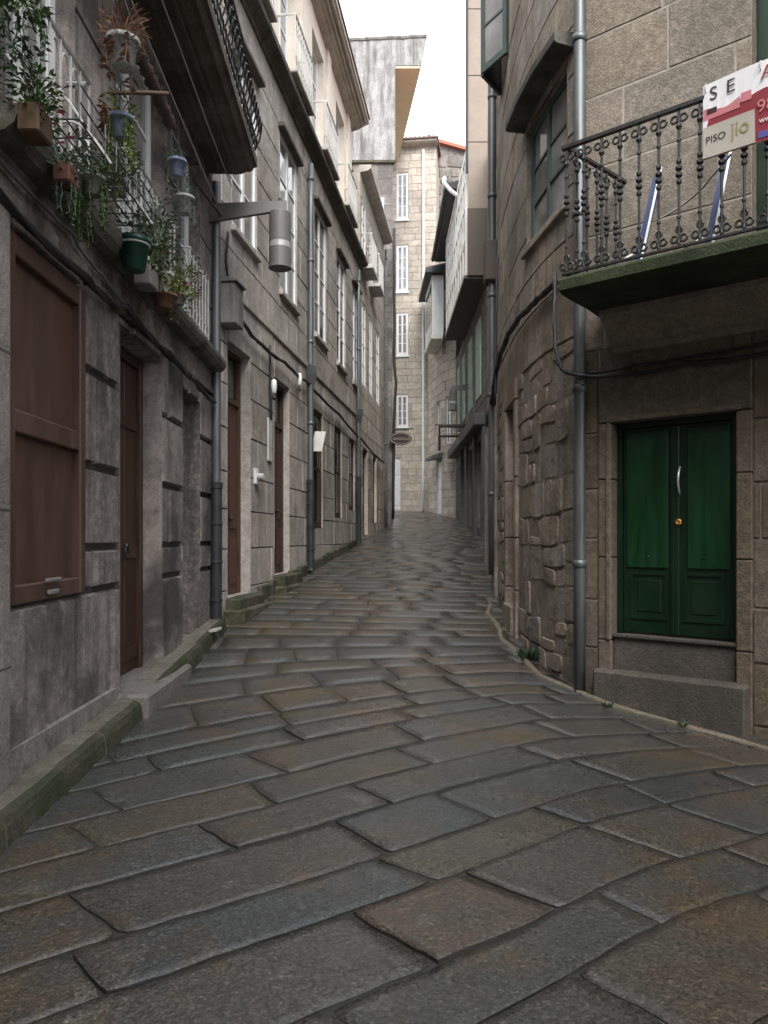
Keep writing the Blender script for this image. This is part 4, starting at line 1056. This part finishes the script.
cable('cable',[(.38,28.5,13.2),(.39,28.5,9.5),(.38,28.5,8.2),(.45,28.5,7.4),(.38,28.5,6.2),(.34,28.5,2.3)],.06,'black cable down the grey stone corner at the lane end')
cable('clothes_line',[B1(4.3,6.05,.30),B1(9.4,5.95,.30)],.006,'upper thin washing line under the dark overhead balcony','iron_white',n=4,cat='washing line')
cable('clothes_line',[B1(4.6,5.72,.2),B1(9.4,5.55,.2)],.006,'lower thin washing line across the flowered windows','iron_white',n=4,cat='washing line')
cable('iron_rod',[B1(8.6,5.66,0),B1(9.55,5.64,.15)],.014,'thin black rod beside the near street lamp bracket','iron',n=3,cat='rod')
t=thing('junction_box',B2(10.15,4.4,.02),'pale grey box on the wall above the first door of the long house','junction box')
m_=MB(); m_.fbox(B2,9.98,10.34,4.42,4.96,.0,.24,bev=.012); m_.build('box_body',M['concrete'],t)
m_=MB(); m_.prof(B2,9.95,10.37,[(0,4.965),(.27,4.965),(.27,4.99),(0,5.06)],1); m_.build('box_lid',M['concrete'],t)
def sconce(p,label):
    t=thing('wall_light',p,label,'wall light'); m_=MB(); m_.lathe(p,[(.02,-.13),(.04,-.11),(.05,.0),(.04,.09),(.015,.11)],12); m_.build('shade',M['white'],t,True)
    m_=MB(); m_.lathe(Vector(p)+Vector((0,0,-.13)),[(.015,-.1),(.035,-.07),(.02,0)],8); m_.build('fitting',M['iron'],t)
sconce(onB2(274,386,.09),'white wall light before the second dark doorway'); sconce(onB2(299.5,379,.1),'white wall light after the second dark doorway, under the cable bundle')
t=thing('intercom',B2(11.62,2.5,0),'white door intercom on the stone beside the red brown door','intercom')
m_=MB(); m_.fbox(B2,11.55,11.7,2.42,2.66,.0,.05,bev=.01); m_.build('casing',M['white'],t); m_=MB(); m_.tube([B2(11.62,2.54,.05),B2(11.62,2.54,.15)],.05,10); m_.build('camera_tube',M['white_old'],t)
m_=MB(); m_.fbox(B2,12.3,12.52,2.85,3.55,.0,.03,bev=.008); tag(m_.build('wall_plaque',M['white_old']),'narrow pale plaque beside the second dark doorway','plaque')
t=thing('shop_sign',B2(15.35,3.5,.1),'small tilted white sign on a pole in front of the first shop window','sign')
sp_=B2(15.35,3.55,.1); m_=MB(); m_.box8([sp_+Vector((x,y,z)) for z in (-.2,.2) for x,y in ((-.02+z*.2,-.012),(.20+z*.2,-.012),(.20+z*.2,.012),(-.02+z*.2,.012))]); m_.build('board',M['white_old'],t)
m_=MB(); m_.tube([B2(15.4,3.55,0),sp_+Vector((.1,.02,0))],.012,5); m_.build('bracket',M['iron'],t)
m_=MB(); m_.fbox(B2,15.85,16.15,2.6,3.75,-.105,-.095); tag(m_.build('poster',M['yellow']),'yellow poster in the first shop window of the long house','poster')
# hanging signs at the far end
t=thing('hanging_sign',(.7,28.4,5.5),'oval maroon pub sign hanging at the left corner of the lane end','sign')
m_=MB(); c=Vector((.62,28.3,5.3))
def oval(rx,rz,y0,y1,mb,mat=0):
    n=28; f=[c+Vector((rx*math.cos(2*math.pi*k/n),y0,rz*math.sin(2*math.pi*k/n))) for k in range(n)]; b=[Vector((p.x,c.y+y1,p.z)) for p in f]
    mb.add(f+b,[tuple(range(n)),tuple(range(2*n-1,n-1,-1))]+[(k,(k+1)%n+0,(k+1)%n+n,k+n) for k in range(n)],mat)
oval(.42,.24,0,.05,m_); m_.build('board',M['banner_dark'],t)
m_=MB(); m_.ring(c+Vector((0,-.01,0)),(1,0,0),(0,0,.56),.37,.012,28,5); 
for k in range(7): m_.tube([c+Vector((-.28+.09*k,-.01,-.05)),c+Vector((-.25+.09*k,-.01,.06)),c+Vector((-.22+.09*k,-.01,-.04))],.012,4)
m_.build('emblem',M['banner_grey'],t); m_=MB(); m_.tube([(.33,28.35,5.68),(1.1,28.35,5.68)],.02,6); m_.tube([(.5,28.33,5.68),(.5,28.33,5.58)],.01,5); m_.tube([(.8,28.33,5.68),(.8,28.33,5.58)],.01,5); m_.build('bracket',M['iron'],t)
t=thing('sign_bracket',(3.2,27,5.2),'dark metal sign frame sticking out over the lane from the gallery house','sign')
m_=MB()
for z in (5.22,5.56): m_.tube([(3.25,27,z),(1.95,27,z)],.045,6)
m_.tube([(1.8,27,5.62),(3.25,27,5.62)],.02,6)
for x in (1.97,3.2): m_.tube([(x,27,5.22),(x,27,5.6)],.04,6)
m_.tube([(1.97,27,5.25),(1.97,27,4.7)],.05,6); m_.build('frame',M['banner_dark'],t)
m_=MB(); 
for k in range(6): m_.tube([(2.1+.17*k,27,5.33),(2.18+.17*k,27,5.33)],.03,5)
m_.build('lettering',M['banner_grey'],t)

# ================================================================== BANNER
BF=lambda s_,z,d=0:RD(s_+t0,z,.935+d+.03*math.sin(s_*5)*math.sin((z-4.3)*3))
bn=thing('banner',BF(1.2,4.37),'white and maroon to-let banner tied to the iron balcony rail','banner')
def sheet(s0,s1,z0f,z1f,d,mat,name,n=14,th=.004):
    m_=MB(); vs=[];fs=[]
    for i in range(n+1):
        s_=s0+(s1-s0)*i/n
        vs+=[BF(s_,z0f(s_),d),BF(s_,z1f(s_),d),BF(s_,z1f(s_),d-th),BF(s_,z0f(s_),d-th)]
    for i in range(n):
        for k in range(4): fs.append((i*4+k,i*4+(k+1)%4,(i+1)*4+(k+1)%4,(i+1)*4+k))
    fs+= [(0,3,2,1),(n*4,n*4+1,n*4+2,n*4+3)]
    m_.add(vs,fs); return m_.build(name,M[mat],bn)
bs0,bs1=1.14,2.0
lin=lambda z,k=0:(lambda s_:z+k*(s_-bs0))
sheet(bs0,bs1,lin(4.375),lin(4.925,.01),0,'banner_white','cloth')
sheet(bs0+.002,bs1-.002,lin(4.378),lambda s_:4.70+.04*(s_-bs0)+.018*math.sin(s_*17),.003,'banner_red','maroon_field')
sheet(bs0+.002,bs0+.26,lin(4.66),lambda s_:4.725+.02*math.sin(s_*23),.006,'banner_pink','house_print')
sheet(bs0+.27,bs0+.34,lin(4.69),lin(4.755),.006,'banner_pink','house_print')
sheet(bs0+.03,bs0+.10,lin(4.70),lin(4.735),.009,'banner_dark','house_print')
sheet(bs0+.53,bs0+.60,lin(4.66),lin(4.76),.006,'banner_pink','house_print')
sheet(bs0+.004,bs0+.36,lin(4.382),lin(4.61),.006,'banner_grey','logo_panel')
def text(body,s0,z,h,mat,d=.010,sx=1.0,name='lettering'):
    cu=bpy.data.curves.new('lettering','FONT'); cu.body=body; cu.size=1
    o=bpy.data.objects.new('tmp',cu); COL.objects.link(o); bpy.context.view_layer.update()
    me=o.to_mesh(); vs=[v.co.copy() for v in me.vertices]; fs=[tuple(p.vertices) for p in me.polygons]; o.to_mesh_clear(); bpy.data.objects.remove(o); bpy.data.curves.remove(cu)
    m_=MB(); k=h/.7
    m_.add([BF(s0+v.x*k*sx,z+v.y*k,d) for v in vs],fs); m_.build(name,M[mat],bn)
for ch,q in (('S',.045),('E',.165),('A',.40),('L',.545)): text(ch,bs0+q,4.795,.095,'banner_dark' if ch!='A' else 'banner_red',.006)
text('PISO',bs0+.02,4.485,.05,'banner_dark',sx=1.0); text('jio',bs0+.20,4.475,.10,'gold',sx=.9); text('98',bs0+.375,4.575,.085,'banner_pink',sx=1.0); text('www',bs0+.39,4.50,.04,'banner_white',sx=.9)
sheet(bs0+.38,bs0+.46,lin(4.40),lin(4.445),.006,'banner_blue','blue_print')
m_=MB()
for s_ in (bs0+.02,bs0+.4,bs0+.8): m_.ring(BF(s_,4.9,-.02),Nv,(0,0,1),.04,.004,10,4)
m_.build('tie',M['iron_white'],bn)

# folded drying racks behind the railing
def rack(q,label):
    t=thing('drying_rack',RD(q,3.76,.5),label,'drying rack','folded blue and white racks')
    m_=MB(); m_.box8([RD(q,3.77,.55),RD(q+.055,3.77,.55),RD(q+.055,3.77,.6),RD(q,3.77,.6),RD(q+.07,4.66,.25),RD(q+.125,4.66,.25),RD(q+.125,4.66,.3),RD(q+.07,4.66,.3)]); m_.build('panel',M['blue'],t)
    m_=MB(); m_.tube([RD(q+.07,3.77,.62),RD(q+.145,4.72,.32)],.011,6); m_.tube([RD(q-.03,3.77,.9),RD(q+.05,3.95,.6)],.009,6); m_.build('tube_frame',M['white'],t)
rack(.42,'folded blue rack with white tubes nearer the open end of the iron balcony'); rack(.98,'folded blue rack with white tubes directly below the to-let banner')
cable('rope',[RD(.45,4.28,.33),RD(.8,4.33,.4),RD(1.25,4.42,.8)],.008,'thin white cord slung behind the iron balusters','iron_white',n=5,sag=.02,cat='cord')

# ================================================================== PLANTS ON THE LEFT HOUSE
def pot(mb,c,r,h,taper=.72,lip=.012,seg=16):
    mb.lathe(c,[(r*taper*.9,0),(r*taper,0.003),(r*.95,h*.82),(r+lip,h*.83),(r+lip,h),(r*.9,h),(r*.88,h*.9),(.01,h*.9)],seg)
def bush(mb,c,n,rad,ll,up=.3,mat=0,lw=.45,flat=1.0,seed=1,hang=0.0):
    r=random.Random(seed)
    for _ in range(n):
        a=r.uniform(0,2*math.pi); q=rad*math.sqrt(r.random()); z=r.uniform(-1,1)*rad*.7*flat
        p=Vector(c)+Vector((q*math.cos(a)*.8,q*math.sin(a),z+up*rad))
        d=Vector((math.cos(a),math.sin(a),r.uniform(-.6,.8)-hang))
        mb.leaf(p,d,Vector((r.uniform(-.5,.5),r.uniform(-.5,.5),1)),ll*r.uniform(.6,1.3),ll*lw*r.uniform(.7,1.3),mat)
        if r.random()<.35: b0=Vector(c)-Vector((0,0,.02)); mb.tube([b0+(p-b0)*.1,b0.lerp(p,.55)+Vector((0,0,.25*rad*r.random())),p],.0022,3,0,False)
def strands(mb,c,n,rad,length,ll,seed=1,mat=0,dens=28,stem=0):
    r=random.Random(seed)
    for _ in range(n):
        a=r.uniform(0,6.28); p=Vector(c)+Vector((rad*math.cos(a)*.8,rad*math.sin(a),0)); L=length*r.uniform(.45,1); k=max(3,int(L*dens)); out=Vector((math.cos(a),math.sin(a),0))*.25*rad
        pts=[p+out*min(1,i/3)-Vector((0,0,L*i/k))+Vector((r.uniform(-.008,.008),r.uniform(-.008,.008),0)) for i in range(k+1)]
        mb.tube(pts,.003,3,mat)
        for q in pts[1:]:
            for _ in range(2):
                w=r.uniform(0,6.28); mb.leaf(q,(math.cos(w),math.sin(w),r.uniform(-.9,.3)),(0,0,1),ll*r.uniform(.7,1.3),ll*.55,mat)
def planted(name,c,r,h,potm,label,leafm,n,rad,ll,cat='flower pot',flowers=None,nf=0,hangn=0,hangl=.3,seed=1,lw=.45,group='pots hung along the flowered house front',square=False,hook=None,up=.4):
    t=thing(name,c,label,cat,group)
    m_=MB()
    if square: m_.fbox(lambda s_,z,d:Vector(c)+Vector((d,s_,z)),-r*1.5,r*1.5,0,h,-r,r,bev=.01)
    else: pot(m_,c,r,h)
    m_.build('pot',M[potm],t,not square)
    top=Vector(c)+Vector((0,0,h))
    m_=MB(); bush(m_,top,n,rad,ll,up,0,lw,seed=seed)
    if hangn: strands(m_,top,hangn,r*1.05,hangl,ll*.8,seed)
    if flowers:
        bush(m_,top+Vector((.03,0,-.02)),nf,rad*1.1,.05,.2,1,.8,seed=seed+5)
    m_.build('foliage',[M[leafm],M[flowers or leafm]],t)
    if hook is not None:
        m_=MB()
        for a in (0,2.1,4.2): m_.tube([top+Vector((r*math.cos(a),r*math.sin(a),0)),Vector(hook)],.004,4)
        m_.build('hanger',M['iron'],t)
    return t
def pt(u,v,d): return onB1(u,v,d)
c=pt(35,139,.24); planted('window_box',c,.058,.15,'box_brown','brown window box of fuchsias in a wire basket by the nearest window','leaf',230,.16,.048,'window box','flower_pink',18,3,.2,3,square=True)
c=pt(66,186,.24); planted('window_box',c,.05,.11,'terracotta','small terracotta trough with trailing green leaves on the wire shelf','leaf_grey',170,.16,.042,'window box',None,0,14,.32,4,square=True)
c=pt(92,196,.24); planted('flower_pot',c,.07,.12,'pot_grey','grey pot with thick drooping green trailers at the shelf end','leaf',140,.13,.045,hangn=14,hangl=.45,seed=6)
c=pt(118,196,.24); planted('flower_pot',c,.06,.10,'pot_grey','pot of dusty grey-green leaves between the two windows','leaf_grey',300,.2,.045,seed=7,hangn=4,hangl=.25)
c=pt(123,68,.42); planted('hanging_pot',c,.095,.18,'pot_deco','hanging white pot with dark pattern and dried red stems','dry',260,.15,.075,lw=.10,hangn=5,hangl=.25,seed=8,hook=c+Vector((-.05,.0,.62)),cat='hanging pot')
c=pt(121,139,.32); planted('hanging_pot',c,.07,.15,'pot_blue','hanging blue pot with long yellow-green trailing stems','leaf_yellow',60,.12,.05,hangn=12,hangl=.55,seed=9,hook=c+Vector((0,0,.42)),cat='hanging pot')
c=pt(177,177,.38); planted('hanging_pot',c,.068,.14,'pot_blue','hanging blue speckled pot beneath the dark overhead balcony','leaf_grey',40,.10,.05,hangn=2,seed=10,hook=c+Vector((-.05,0,.4)),cat='hanging pot')
c=pt(184,214,.34); planted('hanging_pot',c,.085,.15,'pot_deco','hanging striped pot with thin dusty foliage near the lamp arm','leaf_grey',60,.16,.04,hangn=4,hangl=.3,seed=11,hook=c+Vector((-.05,0,.5)),cat='hanging pot')
c=pt(134,271,.24); planted('flower_pot',c,.115,.24,'pot_green','big dark green pot with pale rim line on the ledge','leaf_grey',60,.14,.06,seed=12)
m_=MB(); m_.lathe(c+Vector((0,0,.185)),[(.112,0),(.119,.003),(.119,.014),(.112,.017)],16); tag(m_.build('rim_line',M['pot_white'],[o for o in bpy.data.objects if o.get('label','').startswith('big dark green')][0]))
c=pt(157,262,.26); planted('flower_pot',c,.075,.12,'pot_grey','pot of bushy blue-green leaves behind the dark green pot','leaf_grey',330,.22,.06,seed=13,hangn=5,hangl=.2)
c=pt(146,288,.22); planted('window_box',c,.07,.15,'pot_grey','pale grey box planter just right of the dark green pot','leaf',110,.18,.07,'window box',seed=14,square=True)
c=pt(164,309,.28); planted('flower_pot',c,.10,.12,'terracotta','terracotta bowl holding stacked white pots','leaf_yellow',40,.14,.06,seed=15)
c=pt(163,300,.26); planted('flower_pot',c+Vector((0,0,.03)),.075,.20,'pot_white','white plastic pot standing in the terracotta bowl','leaf_yellow',60,.16,.06,seed=16)
c=pt(178,305,.24); planted('flower_pot',c,.07,.10,'pot_grey','pot of yellow-green leaves with bright purple flowers','leaf_yellow',320,.22,.055,flowers='flower_purple',nf=26,seed=17,hangn=5,hangl=.25)
# creepers on the railings
def creeper(u,v,rad,n,leafm,label,seed,ll=.05,flat=1.6):
    m_=MB(); c=pt(u,v,.14); bush(m_,c,n,rad,ll,0,0,.6,flat,seed,.4); strands(m_,c,8,rad*.6,rad*1.8,ll*.8,seed)
    return tag(m_.build('creeper',M[leafm]),label,'plant')
creeper(12,40,.16,90,'leaf_dark','dark ivy hanging at the top of the nearest white window',21,.045)
creeper(24,2,.16,90,'leaf','green creeper clump over the nearest white railing',22,.05,.8)
creeper(152,215,.24,170,'leaf_grey','dusty creeper tangled in the second white railing',23,.05,.9)
creeper(189,270,.18,80,'leaf_grey','thin grey creeper tangled in the third white railing',24,.04,1.2)
creeper(110,118,.06,90,'dry','dried brown creeper hanging beside the second window',25,.06,2.2)
# wire shelf
t=thing('wire_shelf',pt(60,190,.2),'wire shelf with scrolled ends carrying the troughs below the nearest window','shelf')
m_=MB()
y0,y1=4.22,5.66
for k in range(5): 
    m_.tube([B1(y0,3.93,.10+.07*k),B1(y1,3.93,.10+.07*k)],.006,5)
for z in (4.03,4.13): m_.tube([B1(y0,z,.385),B1(y1,z,.385)],.006,5)
for k in range(8):
    q=y0+(y1-y0)*k/7; m_.tube([B1(q,3.93,.05),B1(q,3.93,.385),B1(q,4.13,.385)],.006,5)
m_.build('rack',M['zinc'],t)
for q in (y0+.5,y1-.03,y0+.03):
    m_=MB(); m_.tube([B1(q,3.93+.26*math.sin(k*.2),.39-.33*k/10) for k in range(11)],.008,5); m_.ring(B1(q,4.03,.2),(1,0,0),(0,0,1),.055,.007,12,4)
    m_.build('scroll',M['white_old'],t)
# rolled blind and rod
m_=MB(); P=[B1(5.74+.067*i,5.40-.003*i,.2) for i in range(19)]; m_.tube(P,[.048+.012*math.sin(i*2.4) for i in range(19)],10)
for i in range(0,18,2): m_.ring(P[i],(1,0,0),(0,0,1),.055,.006,12,4)
tag(m_.build('rolled_blind',M['blind'],None,True),'brown rolled-up reed blind hanging under the dark overhead balcony','blind')
cable('wooden_rod',[pt(110,92,.12),pt(169,94,.52)],.016,'bare wooden stick holding the blue hanging pot','box_brown',n=3,cat='rod')

# weeds and scraps at the foot of the walls
def weed(x,y,n,rad,label,seed,leafm='leaf'):
    m_=MB(); r=random.Random(seed)
    for _ in range(n):
        a=r.uniform(0,6.28); m_.leaf((x+rad*.3*math.cos(a)*r.random(),y+rad*.3*math.sin(a)*r.random(),G(x,y)-.005),(math.cos(a)*.5,math.sin(a)*.5,r.uniform(.3,1)),(math.sin(a),-math.cos(a),.4),rad*r.uniform(.5,1.3),rad*.16)
    tag(m_.build('weed',M[leafm]),label,'weed')
p=RC(8.25,0,.1); weed(p.x,p.y,80,.17,'dark green weed tuft at the foot of the rounded brown corner',31,'leaf_dark')
p=RD(-.1,0,.12); weed(p.x,p.y,45,.09,'small weed at the foot of the corner downpipe',32,'leaf_dark')
p=RD(.12,0,.36); weed(p.x,p.y,30,.07,'tiny weed in front of the green door step',33,'leaf_dark')
p=RD(.75,0,.33); weed(p.x,p.y,30,.06,'flat weed patch under the green door step',34,'leaf_dark')
m_=MB(); p=B1(8.95,.49,.12); m_.box8([p+Vector((x,y,z+.03*x*8)) for z in (0,.03) for x,y in ((-.02,-.1),(.12,-.16),(.14,.02),(.0,.06))]); tag(m_.build('rag',M['white_old']),'crumpled pale rag on the pinkish threshold of the second left doorway','rag')

# ================================================================== CAMERA, SKY, SUN
cd=bpy.data.cameras.new('camera'); cam=bpy.data.objects.new('camera',cd); COL.objects.link(cam)
cam.location=(0,0,EYE); cam.rotation_euler=(R(90),0,0); cd.sensor_fit='VERTICAL'; cd.sensor_height=36; cd.lens=36*FPX/1024
cd.shift_y=(HV-512)/1024; cd.clip_end=2000; cd.clip_start=.05
scene.camera=cam
wd_=bpy.data.worlds.new('World'); scene.world=wd_; wd_.use_nodes=True; nt=wd_.node_tree
bg=nt.nodes['Background']; sk=nt.nodes.new('ShaderNodeTexSky'); sk.sky_type='NISHITA'; sk.sun_disc=False
EL,AZ=44,174
sk.sun_elevation=R(EL); sk.sun_rotation=R(AZ); sk.air_density=1.0; sk.dust_density=4.0
hs=N(nt,'ShaderNodeHueSaturation',Saturation=.10); nt.links.new(sk.outputs[0],hs.inputs['Color'])
mx=mixc(nt,.78,hs.outputs[0],(6.9,7.25,7.8))      # even overcast cloud
nt.links.new(mx,bg.inputs['Color']); bg.inputs['Strength'].default_value=.12
sl=bpy.data.lights.new('sun','SUN'); sl.energy=1.5; sl.angle=R(34); sl.color=(1,.96,.9)
so=bpy.data.objects.new('sun',sl); COL.objects.link(so); so.rotation_euler=(R(90-EL),0,R(180-AZ)); so.location=(0,0,30)
vs_=scene.view_settings; vs_.view_transform='Standard'; vs_.look='None'; vs_.exposure=1.72; vs_.gamma=1; vs_.use_curve_mapping=False
scene.cycles.max_bounces=12; scene.cycles.diffuse_bounces=10; scene.cycles.glossy_bounces=3
scene.cycles.use_denoising=True
